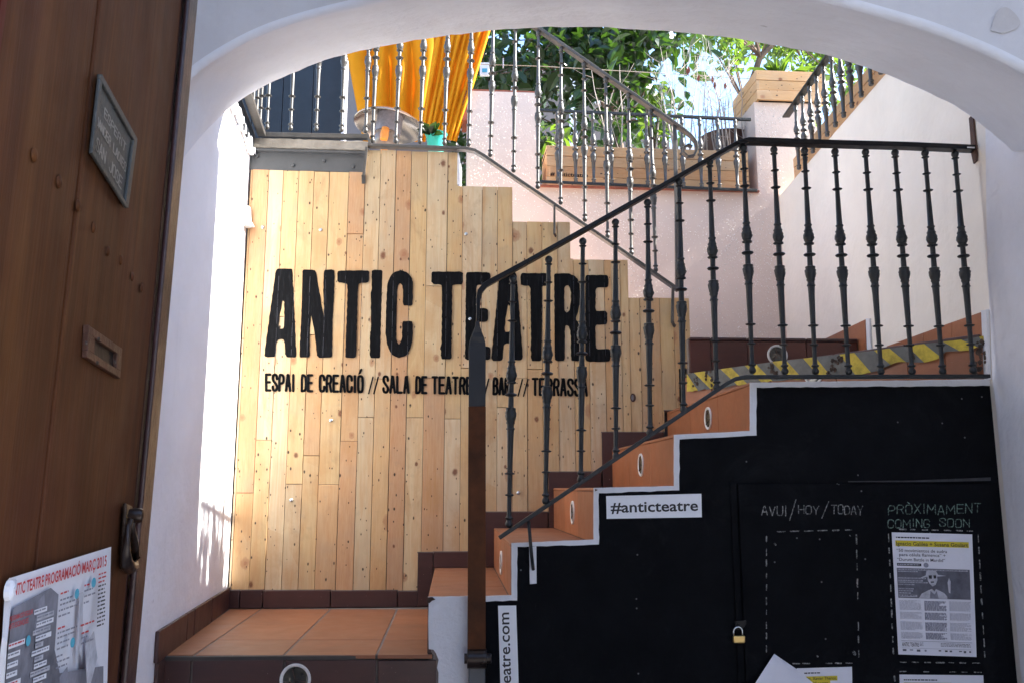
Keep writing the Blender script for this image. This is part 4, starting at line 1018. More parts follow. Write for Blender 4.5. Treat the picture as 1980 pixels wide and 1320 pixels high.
# big painted letters, measured outlines
BIG = [
 ([(536, 520), (565, 519.7), (567, 556), (570, 620), (572, 668), (573, 688), (570, 690.5), (553, 690), (551, 681), (550, 660), (548, 656), (537, 656), (534, 664), (532, 688), (529, 690), (513, 690), (511, 686), (515, 655), (521, 612), (528, 560), (533, 525)], [[(547, 580), (549.5, 585), (549.5, 610), (549, 634), (547, 636), (541, 636), (538.5, 633), (540, 615), (543, 600)]]),
 ([(587, 521.5), (608, 522), (611, 526), (618, 566), (626.5, 614), (625, 560), (626, 524), (630, 521.5), (645, 521.5), (647, 525), (646, 570), (643, 620), (642, 688), (640, 691), (616, 691), (613, 687), (609, 650), (602, 608.5), (599, 640), (598.5, 688), (596, 690.5), (581, 690.5), (579, 687), (580, 660), (583, 600), (585, 525)], []),
 ([(655, 523.5), (711, 523), (714, 526), (713, 544), (711, 547), (697, 547.5), (693.5, 550), (691.5, 570), (691, 600), (690, 640), (689, 688), (687, 691.5), (670, 691.5), (667.5, 688), (668, 670), (670, 620), (672, 560), (671, 548.5), (655, 546.5), (652.5, 544), (652.5, 527)], []),
 ([(721, 522), (737, 522), (739.5, 525), (738, 570), (736, 640), (735, 688), (733, 692), (717, 691.5), (715, 688), (715.5, 642), (717.5, 640), (717, 600), (717, 565), (719, 562), (718.5, 524)], []),
 ([(774, 522.5), (763, 526), (754, 535), (749, 550), (746.5, 590), (745.5, 646), (749, 668), (757, 685), (771, 692), (784, 688), (793, 676), (798, 655), (798.5, 624), (796, 621), (780, 621), (778, 624), (777, 655), (771, 667), (766.5, 657), (766, 646), (768, 560), (770, 551), (774, 548), (778, 552), (779, 560), (779, 588), (781, 591), (796, 591.5), (798, 588), (798.5, 545), (795, 535), (786, 526)], []),
 ([(837, 525.5), (892, 525.5), (895.5, 528), (895, 548), (892, 550.5), (877, 550.5), (874.5, 553), (874, 600), (873, 650), (873, 691), (870, 694), (855, 694), (852.5, 691), (852.5, 677), (851, 674), (853.5, 666), (854.5, 600), (854.5, 553), (852, 550.5), (838, 550), (834, 546), (834.5, 529)], []),
 ([(904, 526), (945, 526.5), (948.5, 530), (948, 548), (945, 551), (925, 551), (921.5, 554), (920.5, 590), (922, 596), (940, 596), (943.5, 599), (943.5, 619), (940, 622.5), (923, 622.5), (920.5, 626), (920, 665), (922, 669.5), (945, 669.5), (948, 672), (948, 691), (945, 695), (902, 695.5), (899, 692), (900, 640), (900.5, 580), (901, 529)], []),
 ([(969, 526), (995, 526), (998.5, 530), (1000, 545), (1005, 610), (1011, 688), (1008, 696), (993, 696), (990.5, 690), (989, 667), (987, 664), (977, 664), (974, 668), (972, 692), (969, 697), (952, 697), (950, 692), (953, 660), (959, 600), (965, 535)], [[(983, 587), (986, 595), (987, 615), (986, 640), (984, 642), (977, 642), (976, 638), (978, 612)]]),
 ([(1008, 528.5), (1062, 528.5), (1065.5, 532), (1065, 550), (1061, 553), (1050, 553), (1048, 556), (1048, 620), (1047, 693), (1045, 697.5), (1029, 697.5), (1026.5, 693), (1027, 680), (1025, 672), (1027, 665), (1026, 600), (1025.5, 556), (1022, 553), (1009, 552.5), (1006.4, 549), (1006.4, 532)], []),
 ([(1074, 529), (1101, 529), (1114, 535), (1121, 548), (1122, 565), (1121, 590), (1117, 606), (1112.5, 615.5), (1119, 625), (1121, 640), (1123, 690), (1121, 697.5), (1106, 697.5), (1104, 692), (1103.5, 650), (1102, 635), (1097, 628), (1092.5, 630), (1092, 693), (1090, 697.5), (1075, 697.5), (1072.5, 693), (1072, 600), (1071.5, 533)], [[(1093, 553), (1100, 552), (1103.5, 562), (1104, 585), (1101, 600), (1096, 605), (1092, 602), (1091, 580), (1091.5, 560)]]),
 ([(1135, 532), (1173, 532), (1176.5, 536), (1177, 553), (1174, 556.5), (1155, 556.5), (1152, 560), (1151.5, 598), (1154, 602), (1171, 601), (1174.5, 605), (1174, 625), (1170, 628), (1154, 628), (1151.5, 632), (1152, 670), (1155, 674.5), (1178, 674), (1181, 678), (1180, 696), (1176, 699), (1136, 699), (1132, 695), (1131.5, 620), (1132, 536)], [])]
def chaik(pts, n=2):
    for _ in range(n):
        q = []
        for i in range(len(pts)):
            a = Vector(pts[i]); b = Vector(pts[(i + 1) % len(pts)]); d = (b - a).length; f = min(.25, 2.2 / max(d, .1))
            q += [a.lerp(b, f), a.lerp(b, 1 - f)]
        pts = q
    return pts
m = MB()
for out, holes in BIG:
    loops = [chaik(out)] + [chaik(h) for h in holes]
    def wob(lp):
        r = []
        for i in range(len(lp)):
            a = lp[i]; b = lp[(i + 1) % len(lp)]; k = max(1, int((b - a).length / 7))
            for j in range(k): p = a.lerp(b, j / k); r.append(p + Vector((.45 * math.sin(p.y * .45 + p.x), .4 * math.sin(p.x * .5 + p.y * .3))))
        return r
    loops = [wob(l) for l in loops]
    v3 = [[WP.at(p.x, p.y, .0031) for p in l] for l in loops]
    # tessellate in the flat plane
    fl2 = [[Vector((p.x, p.y, 0)) for p in l] for l in loops]
    tr = tessellate_polygon(fl2); flat = [p for l in v3 for p in l]; m.add(flat, [list(t) for t in tr])
m.build('painted_name', M['letter'], wc)
m = MB()
for i_ in (3, 4, 5, 6, 7, 8, 10, 11, 13, 14, 15, 16, 18, 19, 21, 22, 23):
    x = XS[i_]; z0, z1 = wz(688, seams[i_]), wz(534, seams[i_]); z = z0
    while z < z1:
        e_ = min(z1, z + U(.03, .09)); w0 = U(.0003, .0006)
        m.prism([Vector((x - w0, wY(x), z)) + WP.n * .0036, Vector((x + w0, wY(x), z)) + WP.n * .0036, Vector((x + w0, wY(x), e_)) + WP.n * .0036, Vector((x - w0, wY(x), e_)) + WP.n * .0036], WP.n * .0003); z = e_ + U(.004, .02)
m.build('paint_crack', M['ink_mid'], wc, kind='stuff')
m = MB(); toW = lambda p: WP.at(p.x, p.y, .0033)
def wd_(t, a, b, y): word(m, t, a, b, y, 35.5, 5.2, toW, .55)
sl = 10 / 625
for t, a, b in (('ESPAI', 512, 571), ('DE', 581, 606), ('CREACIÓ', 616, 703.5), ('SALA', 739, 792.5), ('DE', 802.5, 826.5), ('TEATRE', 834, 914), ('BAR', 952, 987), ('TERRASSA', 1028, 1137)):
    word(m, t, a, b, 756.5 + (a - 512) * sl, 35.5, 5.0, toW, .58, .15, sl)
for x in (712, 722, 926, 936, 1001, 1011.5): ribbon(m, [(x + .8, 757 + (x - 512) * sl), (x + 9.2, 725 + (x - 512) * sl)], 2.8, toW)
m.build('painted_subtitle', M['letter'], wc)

# ------------------------------------------------------------------ terrace edge: steel beam, concrete lip, dark channel
tb = thing('steel_beam', 'grey painted steel beam under the terrace edge above the planks', 'beam', WP.at(590, 310))
za = WP.at(590, 331).z; zb = WP.at(590, 292).z
xa = WP.at(482, 310).x; xb = WP.at(706, 310).x
def wq(x, z, off=0): return Vector((x, wY(x), z)) + WP.n * off
m = MB(); m.prism([wq(xa, za + .001, -.004), wq(xb, za + .001, -.004), wq(xb, zb, -.004), wq(xa, zb, -.004)], -WP.n * .012); m.build('web', M['beam'], tb, bevel=.002)
m = MB(); m.prism([wq(xa, zb - .012, .022), wq(xb, zb - .012, .022), wq(xb, zb, .022), wq(xa, zb, .022)], -WP.n * .08); m.build('flange', M['beam'], tb, bevel=.003)
for x, y in ((498, 303), (567, 321), (627, 312), (683, 323)):
    m = MB(); m.lathe([(0, .009), (.006, .009), (.010, .006)], WP.at(x, y, -.004), WP.n, 8); smooth_by_angle(m.build('bolt', M['beam'], tb), 50)
tf = thing('terrace_slab', 'weathered concrete terrace slab edge above the steel beam', 'terrace', WP.at(590, 282))
zc1 = WP.at(590, 274).z
xr = WP.at(712, 282).x
m = MB(); vpts = []; nseg = 24
for i in range(nseg + 1):
    x = xa + (xr - xa) * i / nseg; vpts.append(wq(x, zb + .001 + (U(-.004, 0) if i % 2 else 0) * 0, .026 + U(-.002, .004)))
vtop = [wq(xa + (xr - xa) * i / nseg, zc1 + U(-.003, .002), .026 + U(-.004, .003)) for i in range(nseg, -1, -1)]
m.prism(vpts + vtop, -WP.n * .5); m.build('slab', M['concrete'], tf)
zt0 = tops_z0; m = MB(); m.prism([(L2.x - 1.8, wY(-1.2) + .06, zt0 - .09), (tops_x0 - .02, wY(0) + .06, zt0 - .09), (tops_x0 - .2, 8.5, zt0 - .09), (L2.x - 1.8, 8.5, zt0 - .09)], (0, 0, .05)); m.build('slab', M['concrete'], tf)
m = MB(); q0 = LW.at(438, 214); m.prism([(L2.x - 1.8, BL.y, zc1 - .06), (q0.x - .01, BL.y, zc1 - .06), (L2.x - .01, L2.y, zc1 - .06), (L2.x - 1.8, L2.y, zc1 - .06)], (0, 0, .05)); m.build('slab', M['concrete'], tf)
# dark channel on top of the left wall
Hc = zc1
dc = thing('terrace_edge_channel', 'dark steel channel along the terrace edge above the sunlit left wall', 'channel', LW.at(460, 240))
p0 = LW.at(440, 213); p1 = Vector((L2.x, L2.y, 0))
zt_ = WP.at(505, 262).z
m = MB(); m.prism([W(p0, ZT - .003) - u * .05, W(p1, ZT - .003), W(p1, zt_), W(p0, zt_) - u * .05], nl * .02)
dd = nl * .035
m.build('channel', M['navy'], dc)
m = MB(); a = W(p0, ZT) - u * .05; b = W(p1, ZT)
for i in range(16):                                   # broken plaster lumps on the wall top
    s_ = i / 16; c = a.lerp(b, s_) ; w_ = (b - a).length / 16
    c = c + Vector((0, 0, U(-.030, -.004)))
    m.prism([c, c + u * w_ * .9, c + u * w_ * .9 + Vector((0, 0, U(.02, .04))), c + Vector((0, 0, U(.02, .04)))], nl * U(.012, .030))
m.build('plaster_lumps', M['plaster_left'], dc)

# ------------------------------------------------------------------ balusters
def lathe_mesh(name, prof, seg, mat):
    m = MB(); m.lathe(prof, (0, 0, 0), (0, 0, 1), seg)
    # carved leaf ribs on the vase parts
    o = obj(name, m.v, m.f, mat); smooth_by_angle(o, 55); me = o.data; bpy.data.objects.remove(o); return me
T_ = 1215.0
raw = [(1268, 6), (1264, 13), (1258, 18), (1250, 20), (1242, 18), (1235, 13), (1230, 13), (1226, 20), (1220, 21), (1216, 14), (1205, 12), (1122, 12), (1119, 22), (1114, 24), (1110, 12), (1022, 13), (1020, 25), (1015, 28), (1010, 14), (850, 17), (812, 18), (810, 22), (804, 22), (800, 18), (785, 18), (780, 22), (768, 22), (765, 25), (745, 28), (728, 29), (718, 24), (714, 27), (708, 27), (704, 15), (652, 14), (649, 28), (643, 33), (638, 28), (634, 14), (592, 14), (589, 25), (583, 27), (578, 18), (568, 24), (552, 29), (538, 27), (522, 21), (516, 24), (510, 20), (500, 18), (490, 17), (487, 21), (482, 21), (478, 16), (380, 14), (290, 12), (287, 24), (283, 27), (279, 12), (196, 12), (193, 20), (190, 23), (186, 12), (104, 12), (101, 19), (98, 21), (94, 12), (90, 14), (83, 19), (75, 21), (67, 19), (60, 13), (56, 6)]
HB = .755
PK = HB / 1212.0
prof = [((1268 - y) / 1212.0, r * PK * 1.02) for y, r in raw]
BM = {}
def bal_mesh(key, mat, profile=prof, seg=14):
    m = MB(); m.lathe(profile, (0, 0, 0), (0, 0, 1), seg); o = m.build('baluster', mat); smooth_by_angle(o, 50); me = o.data; bpy.data.objects.remove(o); return me
def vaseribs(me, seg=14):
    for i, v in enumerate(me.vertices):
        h = v.co.z; ring = i // seg; k = i % seg
        if .375 < h < .41 or .425 < h < .455 or .56 < h < .63:
            s = 1.0 + (.085 if (k + ring) % 2 else -.06); v.co.x *= s; v.co.y *= s
BM['iron'] = bal_mesh('iron', M['iron']); vaseribs(BM['iron'])
BM['steel'] = bal_mesh('steel', M['steel']); vaseribs(BM['steel'])
# short baluster for the planter rails
sraw = [(0, .010), (.02, .013), (.04, .010), (.05, .014), (.062, .014), (.07, .008), (.20, .010), (.30, .012), (.31, .015), (.33, .014), (.36, .018), (.40, .019), (.43, .012), (.45, .010), (.46, .018), (.48, .019), (.49, .010), (.54, .010), (.55, .016), (.56, .012), (.58, .018), (.62, .019), (.66, .014), (.70, .010), (.72, .012), (.74, .009), (.88, .008), (.90, .013), (.92, .013), (.93, .009), (.95, .012), (.98, .012), (1, .008)]
BM['short'] = bal_mesh('short', M['steel'], sraw, 12)
def baluster(a, b, key, parent, rs=1.0):
    a = Vector(a); b = Vector(b); d = b - a
    o = bpy.data.objects.new('baluster', BM[key]); COL.objects.link(o); o.parent = parent
    o.location = a - OFF[parent.name]; o.rotation_mode = 'QUATERNION'; o.rotation_quaternion = d.to_track_quat('Z', 'Y'); o.scale = (rs, rs, d.length)
    return o
RO = .045                                             # rail stands this far in front of the stair face
b1 = thing('stair_balustrade', 'black cast iron balustrade along the lower flight in the foreground', 'balustrade', NP.at(1435, 728, RO))
bt = [(984, 1020, 992, 532), (1055, 975, 1061, 495), (1123, 933, 1127, 460), (1191, 889, 1190, 423), (1257, 843, 1252, 385), (1322, 799, 1313, 345), (1386, 756, 1372, 307), (1455, 722, 1437, 280), (1518, 724, 1496, 283), (1577, 724, 1555, 285), (1641, 724, 1614, 287), (1704, 724, 1673, 288), (1764, 724, 1730, 289), (1823, 724, 1788, 290), (1882, 722, 1846, 292)]
for x0_, y0_, x1_, y1_ in bt:
    a = NP.at(x0_, y0_, RO); b = NP.at(x1_, y1_, RO); b2 = Vector((b.x, b.y, b.z)); baluster(a, b2, 'iron', b1, 1.0)
m = MB(); pl_ = [(965, 1039), (1100, 948), (1250, 846), (1405, 741), (1422, 732), (1440, 728.5), (1500, 728), (1700, 727.5), (1912, 727)]
m.sweep([NP.at(x, y, RO) for x, y in pl_], NP.n, .0065, .012); m.build('bottom_rail', M['iron'], b1, bevel=.002)
hr = [(1020, 507), (1120, 451), (1280, 361), (1405, 290), (1425, 279), (1445, 274), (1470, 274.5), (1600, 279), (1750, 283), (1890, 289)]
m = MB(); m.sweep([NP.at(x, y, RO) for x, y in hr], NP.n, .0075, .021, widths=[(.0075, .02)] * 5 + [(.009, .021)] * 5); m.build('handrail', M['iron_dk'], b1, bevel=.003)
nw = [(1020, 507), (985, 526), (955, 542), (938, 552), (928, 564), (925, 580), (924.5, 600), (923.5, 622)]
m = MB(); m.sweep([NP.at(x, y, RO) for x, y in nw], NP.n, .006, .012, widths=[(.0075, .02), (.008, .017), (.009, .014), (.009, .012), (.009, .011), (.008, .011), (.006, .012), (.005, .012)]); m.build('handrail_bend', M['iron_dk'], b1, bevel=.002)
m = MB(); yy = [(623, 923.5, 4), (632, 923.5, 5), (643, 923.3, 9), (652, 923.2, 13), (662, 923, 16), (675, 923, 17.2), (720, 922.7, 17.0), (785, 922.5, 17)]
m.sweep([NP.at(x, y, RO) for y, x, h in yy], NP.n, .03, .004, widths=[(h / 1704 * 2.85, .012 if h < 6 else (.008 if h < 14 else .005)) for y, x, h in yy]); m.build('newel_blade', M['newel_dark'], b1, bevel=.0015)
m = MB(); m.sweep([NP.at(922.5, 785, RO), NP.at(922, 1000, RO), NP.at(921.5, 1256, RO)], NP.n, .0290, .0055); m.build('newel_shaft', M['newel_brown'], b1, bevel=.002)
m = MB(); c = NP.at(922, 1272, RO); ax = Vector((1, .05, 0)).normalized()
m.lathe([(-.031, .024), (-.030, .030), (.030, .030), (.031, .024)], c, ax, 28); smooth_by_angle(m.build('hinge_barrel', M['hinge'], b1), 40)
m = MB(); m.lathe([(-.040, .012), (-.040, .016), (.044, .016), (.047, .012)], c, ax, 16); smooth_by_angle(m.build('hinge_pin', M['hinge'], b1), 40)
m = MB(); m.sweep([NP.at(922, 1272, RO - .012), NP.at(922, 1345, RO - .012)], NP.n, .0265, .012); pz = NP.at(922, 1345, RO - .012)
m.sweep([pz, Vector((pz.x, pz.y, 0))], NP.n, .0265, .012); m.build('newel_foot', M['beam'], b1, bevel=.003)
m = MB(); m.tube([NP.at(1022, 1006, RO), NP.at(1025, 1040, RO), NP.at(1028, 1075, RO * .7), NP.at(1031, 1100, .004)], .0058, 8); m.build('wall_strut', M['iron'], b1, smooth=True)
# wall plate that takes the handrail end
m = MB(); m.prism([RW.at(x, y, .001) for x, y in [(1876, 229), (1880, 225), (1885, 230), (1888, 262), (1892, 300), (1891, 312), (1885, 318), (1881, 300), (1879, 265)]], nr * .007); m.build('wall_plate', M['rust'], b1, bevel=.003)
m = MB(); m.prism([NP.at(x, y, RO + .022) for x, y in [(1870, 284.5), (1884, 285), (1884, 287.5), (1870, 287)]], NP.n * .002); m.build('paint_chip', M['white_trim'], b1)

LEAN = -.10
b2 = thing('upper_stair_balustrade', 'sunlit grey iron balustrade stepping down right along the top of the timber cladding', 'balustrade', WP.at(915, 290))
WT = lambda x, y: WP.at(x, y, LEAN)
ub = [(720, 277, 733, -33), (765, 278, 779, -33), (812, 279, 824, -33), (859, 282, 869, -32), (906, 284, 914, -28), (948, 304, 955, 0), (993, 334, 997, 27), (1040, 366, 1041, 59), (1084, 396, 1085, 92), (1131, 429, 1129, 121), (1175, 461, 1171, 150), (1221, 494, 1215, 180), (1268, 527, 1258, 212)]
for x0_, y0_, x1_, y1_ in ub: baluster(WP.at(x0_, y0_, .005), WT(x1_, y1_), 'steel', b2, .95)
m = MB(); m.sweep([WP.at(x, y, .005) for x, y in [(706, 281), (715, 283), (800, 286), (900, 289), (918, 293), (935, 303), (1000, 348), (1100, 416), (1200, 484), (1312, 562)]], WP.n, .0075, .020); m.build('bottom_rail', M['steel'], b2, bevel=.002)
m = MB(); m.sweep([WT(x, y) for x, y in [(700, -38), (800, -38), (890, -37), (912, -34), (930, -22), (1030, 50), (1100, 98), (1200, 168), (1303, 240), (1322, 253), (1336, 264), (1345, 276), (1347, 290), (1341, 302), (1329, 304), (1321, 296), (1322, 286), (1330, 281), (1338, 285)]], WP.n, .008, .021, widths=[(.008, .021)] * 9 + [(.007, .019), (.006, .018), (.006, .018), (.005, .018), (.005, .018), (.004, .017), (.004, .017), (.004, .017), (.004, .017), (.004, .017)]); m.build('handrail', M['steel'], b2, bevel=.002)
m = MB(); m.sweep([WT(1304, 240), WP.at(1308, 400, -.05), WP.at(1309, 562, .006)], WP.n, .009, .007); m.build('end_post', M['steel'], b2, bevel=.001)
m = MB(); m.sweep([WP.at(1301, 556, .02), WP.at(1300, 622, .02), WP.at(1303, 629, .012), WP.at(1306, 631, .002)], WP.n, .0065, .0065); m.build('bracket', M['steel'], b2, bevel=.001)
m = MB(); m.sweep([WP.at(1072, 396, .02), WP.at(1072, 452, .02), WP.at(1075, 458, .004)], WP.n, .0050, .005); m.build('bracket', M['steel'], b2, bevel=.001)
m = MB(); m.sweep([WP.at(709, 285, .03), WP.at(703, 340, .03)], WP.n, .0062, .006); m.prism([WP.at(x, y, .003) for x, y in [(699, 339), (707, 339), (706.5, 356), (699.5, 356)]], WP.n * .004); m.build('bracket', M['steel'], b2, bevel=.001)
b3 = thing('terrace_balustrade', 'sunlit grey iron balustrade around the terrace corner at the upper left', 'balustrade', WP.at(505, 262))
for x0_, y0_, x1_, y1_ in [(516, 251, 530, -50), (561.5, 253, 575, -50), (611, 254, 624, -50), (660, 256, 672, -50), (707, 258, 718, -50)]:
    baluster(WP.at(x0_, y0_, .005), WT(x1_, y1_), 'steel', b3, .95)
cz = WP.at(507, 262, .005); un = u.copy()
m = MB(); m.sweep([WP.at(714, 266, .005), WP.at(600, 264, .005), cz], WP.n, .0115, .016); m.build('bottom_rail', M['steel'], b3, bevel=.002)
SP = Pl(cz, LW.n); q1 = SP.at(458, 188)
q1 = Vector((q1.x, q1.y, cz.z)) if False else cz - un * .85
m = MB(); m.sweep([cz, q1], nl, .0115, .018); m.build('bottom_rail', M['steel'], b3, bevel=.002)
for i in range(5):
    a = cz - un * (.085 + .108 * i) + Vector((0, 0, .01)); baluster(a, a + Vector((0, 0, .74)), 'steel', b3, .95)
m = MB(); ct = WT(520, -55); m.sweep([WT(722, -55), WT(600, -55), ct], WP.n, .008, .021); m.sweep([ct, ct - un * .85], nl, .008, .021); m.build('handrail', M['steel'], b3, bevel=.002)
m = MB(); m.prism([WP.at(x, y, .02) for x, y in [(708, 256), (714, 262), (719, 283), (713, 283)]], WP.n * .006); m.build('end_plate', M['steel'], b3, bevel=.001)

b4 = thing('planter_railing', 'dark iron railing of short balusters in front of the long planter', 'railing', PP.at(1250, 368, .04))
def ln(a, b, x): return a[1] + (b[1] - a[1]) * (x - a[0]) / (b[0] - a[0])
T0, T1, B0, B1 = (1040, 213.5), (1452, 232), (1040, 351.5), (1464, 369)
m = MB(); m.sweep([PP.at(*T0, .05), PP.at(*T1, .05)], PP.n, .009, .009); m.build('top_rail', M['iron'], b4, bevel=.002)
m = MB(); m.sweep([PP.at(*B0, .05), PP.at(*B1, .05)], PP.n, .008, .009); m.build('bottom_rail', M['iron'], b4, bevel=.002)
for i in range(11):
    x = 1077 + 34.4 * i; xb_ = x + 1.0 + (x - 1000) * .010
    baluster(PP.at(xb_, ln(B0, B1, xb_) - 1, .05), PP.at(x, ln(T0, T1, x) + 1, .05), 'short', b4, 1.05)
b5 = thing('right_wall_railing', 'grey iron railing of short balusters standing on top of the right wall', 'railing', RW.at(1545, 327))
rb_ = [(1545, 327, 1534.5, 203), (1558, 312, 1548, 186), (1572, 297, 1561, 170), (1586, 282, 1574, 153), (1600, 267, 1589, 134), (1616, 250, 1603, 115), (1632, 232, 1617, 96), (1648, 213, 1633, 75), (1666, 193, 1650, 54), (1685, 172, 1668, 32), (1704, 150, 1687, 8)]
for x0_, y0_, x1_, y1_ in rb_: a = RW.at(x0_, y0_, .02); b = RW.at(x1_, y1_, .02); a.z = ZR + .002; b = Vector((a.x, a.y, RW.at(1561, 170, .02).z)); baluster(a, b, 'short', b5, 1.0)
zrt = RW.at(1561, 170, .02).z; a = RW.at(1519, 215, .02); b = RW.at(1720, -40, .02)
m = MB(); m.sweep([W(a, zrt + .006), W(b, zrt + .006)], nr, .006, .022); m.build('top_rail', M['iron'], b5, bevel=.002)

# ------------------------------------------------------------------ planters
def plankbox(th, a, b, c, d, z0, z1, nrows, mat, thick=.018, mat2=None):
    """a,b front corners, c,d back corners (plan points)"""
    hh = (z1 - z0) / nrows
    for (p, q, mt) in ((a, b, mat), (b, c, mat2 or mat), (c, d, mat), (d, a, mat2 or mat)):
        dirv = (q - p).normalized(); nn = Vector((dirv.y, -dirv.x, 0))
        for r in range(nrows):
            g_ = .0015; m = MB(); of = nn * U(-.0015, .0015)
            m.prism([W(p, z0 + r * hh + g_) + of, W(q, z0 + r * hh + g_) + of, W(q, z0 + (r + 1) * hh - g_) + of, W(p, z0 + (r + 1) * hh - g_) + of], -nn * thick); m.build('plank', mt, th, bevel=.0015)
    m = MB(); m.prism([W(p, z1 - .04) for p in (a, b, c, d)], (0, 0, .02)); m.build('soil', M['soil'], th)
pa = thing('long_planter', 'long pine plank planter on the back wall ledge, behind the dark railing', 'planter', PP.at(1250, 340))
a = PP.at(1057, 350, -.02); b = PP.at(1449, 360, -.02); zl0 = zs + .014; zl1 = PP.at(1250, 287, -.02).z
plankbox(pa, W(a, 0), W(b, 0), W(b, 0) - pn * .26, W(a, 0) - pn * .26, zl0, zl1, 4, M['pine_x'], mat2=M['pine_y'])
m = MB(); text_on(m, PP, '# anticteatre', (1064, 340), (1137, 343), 7.5, -.0155, .02); m.build('painted_lettering', M['letter'], pa)
pb = thing('corner_planter', 'square pine planter standing on top of the corner pillar', 'planter', PP.at(1510, 190))
zb0 = zp + .003; zb1 = PP.at(1470, 136, .03).z
a = PP.at(1463, 165, .03); b = a + wd * .46
plankbox(pb, W(a, 0), W(b, 0), W(b, 0) - pn * .46, W(a, 0) - pn * .46, zb0, zb1, 3, M['pine_x'], mat2=M['pine_y'])
pc = thing('right_wall_planter', 'long pine planter on the right wall behind its iron railing', 'planter', RW.at(1600, 240))
a = Vector((RC.x, RC.y, 0)) - nr * .07 - ur * .15; b = Vector((BR.x, BR.y, 0)) - nr * .07 + ur * .12
plankbox(pc, W(b, 0), W(a, 0), W(a, 0) - nr * .2, W(b, 0) - nr * .2, ZR + .002, ZR + .19, 3, M['pine_y'], mat2=M['pine_x'])

# ------------------------------------------------------------------ foliage
def leaf(m, c, d, n, L, Wd, mi=0, fold=.25):
    d = d.normalized(); s = d.cross(n).normalized(); n = s.cross(d).normalized()
    pts = [(0, 0, 0), (.3, .42, .10), (.65, .46, .10), (1, 0, -.10), (.65, -.46, .10), (.3, -.42, .10), (.5, 0, -.02)]
    v = [c + d * (x * L) + s * (y * Wd) + n * (z * L) for x, y, z in pts]
    m.add(v, [[0, 1, 6], [1, 2, 6], [2, 3, 6], [3, 4, 6], [4, 5, 6], [5, 0, 6]], mi)
def crown(m, tips, n, L, spread, mi=0, down=.3, wf=.5):
    for _ in range(n):
        c = random.choice(tips) + Vector((random.gauss(0, spread), random.gauss(0, spread), random.gauss(0, spread * .8)))
        d = Vector((random.gauss(0, 1), random.gauss(0, 1), random.gauss(-down, .7))); nn = Vector((random.gauss(0, .6), random.gauss(0, .6), 1)); l = L * U(.6, 1.25)
        leaf(m, c, d, nn, l, l * U(wf * .8, wf * 1.2), mi)
def depthpt(px, py, y):
    d = ray(px, py); return O + d * (y / d.y)
def tree(name, label, trunk_pts, limbs, nleaf, L, spread, mat, y_rng, regions, group=None, wf=.55, down=.5):
    t = thing(name, label, 'tree', (trunk_pts[0].x, trunk_pts[0].y, 0), group)
    m = MB(); n = len(trunk_pts); m.tube(trunk_pts, [.06 * (1 - .5 * i / n) for i in range(n)], 8); m.build('trunk', M['bark'], t, smooth=True)
    tips = []; mm = MB()
    for (x0_, y0_, x1_, y1_, k) in regions:
        for _ in range(k):
            p = depthpt(U(x0_, x1_), U(y0_, y1_), U(*y_rng)); tips.append(p)
            base = min(trunk_pts, key=lambda q: (q - p).length); mid = base.lerp(p, .55) + Vector((U(-.1, .1), U(-.1, .1), U(.0, .2)))
            mm.tube([base, mid, p], [.018, .010, .003], 5)
    mm.build('branches', M['bark'], t, smooth=True, kind='stuff')
    m = MB(); crown(m, tips, nleaf, L, spread, 0, down, wf); m.build('crown', mat, t, kind='stuff')
    return t
tp = [depthpt(1225, 420, 6.9), depthpt(1190, 260, 6.9), depthpt(1180, 120, 6.9), depthpt(1170, -40, 6.8)]; tp.insert(0, Vector((tp[0].x, tp[0].y, 0)))
tree('rubber_tree', 'broad-leaved evergreen tree hanging over the terrace, left of the patch of sky', tp, 0, 2400, .14, .16, M['leaf'], (6.2, 7.9), [(960, -20, 1250, 90, 26), (1020, 60, 1240, 190, 22), (920, 60, 1010, 170, 8), (1080, 190, 1260, 240, 6), (1230, 40, 1305, 75, 9), (1190, 150, 1250, 240, 5)])
tp = [depthpt(920, 420, 7.4), depthpt(930, 260, 7.4), depthpt(945, 120, 7.4)]; tp.insert(0, Vector((tp[0].x, tp[0].y, 0)))
tree('shrub_tree', 'dark leafy shrub between the orange parasol and the pink pier', tp, 0, 650, .12, .12, M['leaf'], (6.8, 7.9), [(885, 280, 915, 360, 7), (925, 90, 1010, 170, 12), (880, 230, 905, 300, 3), (1040, 240, 1100, 330, 9)])
tp = [depthpt(1420, 330, 11), depthpt(1440, 200, 11), depthpt(1470, 110, 11), depthpt(1520, 60, 11)]; tp.insert(0, Vector((tp[0].x, tp[0].y, 0)))
tree('light_green_tree', 'light green tree in the distance above the corner planter', tp, 0, 1500, .11, .11, M['leaf_lt'], (10, 12.5), [(1350, 50, 1460, 80, 9), (1400, 55, 1530, 100, 16), (1510, 80, 1640, 135, 20), (1400, 95, 1430, 130, 3), (1560, 130, 1680, 190, 10)])
tp = [depthpt(1140, 300, 7.0), depthpt(1150, 250, 7.0)]; tp.insert(0, Vector((tp[0].x, tp[0].y, 1.8)))
def bush(name, label, pts, n, L, spread, mat, loc, wf=.5, down=.2, stem=None):
    t = thing(name, label, 'plant', loc)
    mm = MB()
    for p in pts: mm.tube([Vector(loc), Vector(loc).lerp(p, .5) + Vector((U(-.03, .03), U(-.03, .03), .03)), p], [.007, .005, .002], 5)
    mm.build('stems', M['bark'], t, smooth=True)
    m = MB(); crown(m, pts, n, L, spread, 0, down, wf); m.build('leaves', mat, t, kind='stuff')
yl = pY(.5) + .16
bush('leafy_plant', 'bright green leafy plant behind the left end of the long planter', [depthpt(U(1048, 1100), U(235, 330), yl + U(.2, .5)) for _ in range(7)], 95, .10, .05, M['leaf_lt'], depthpt(1078, 345, yl + .35))
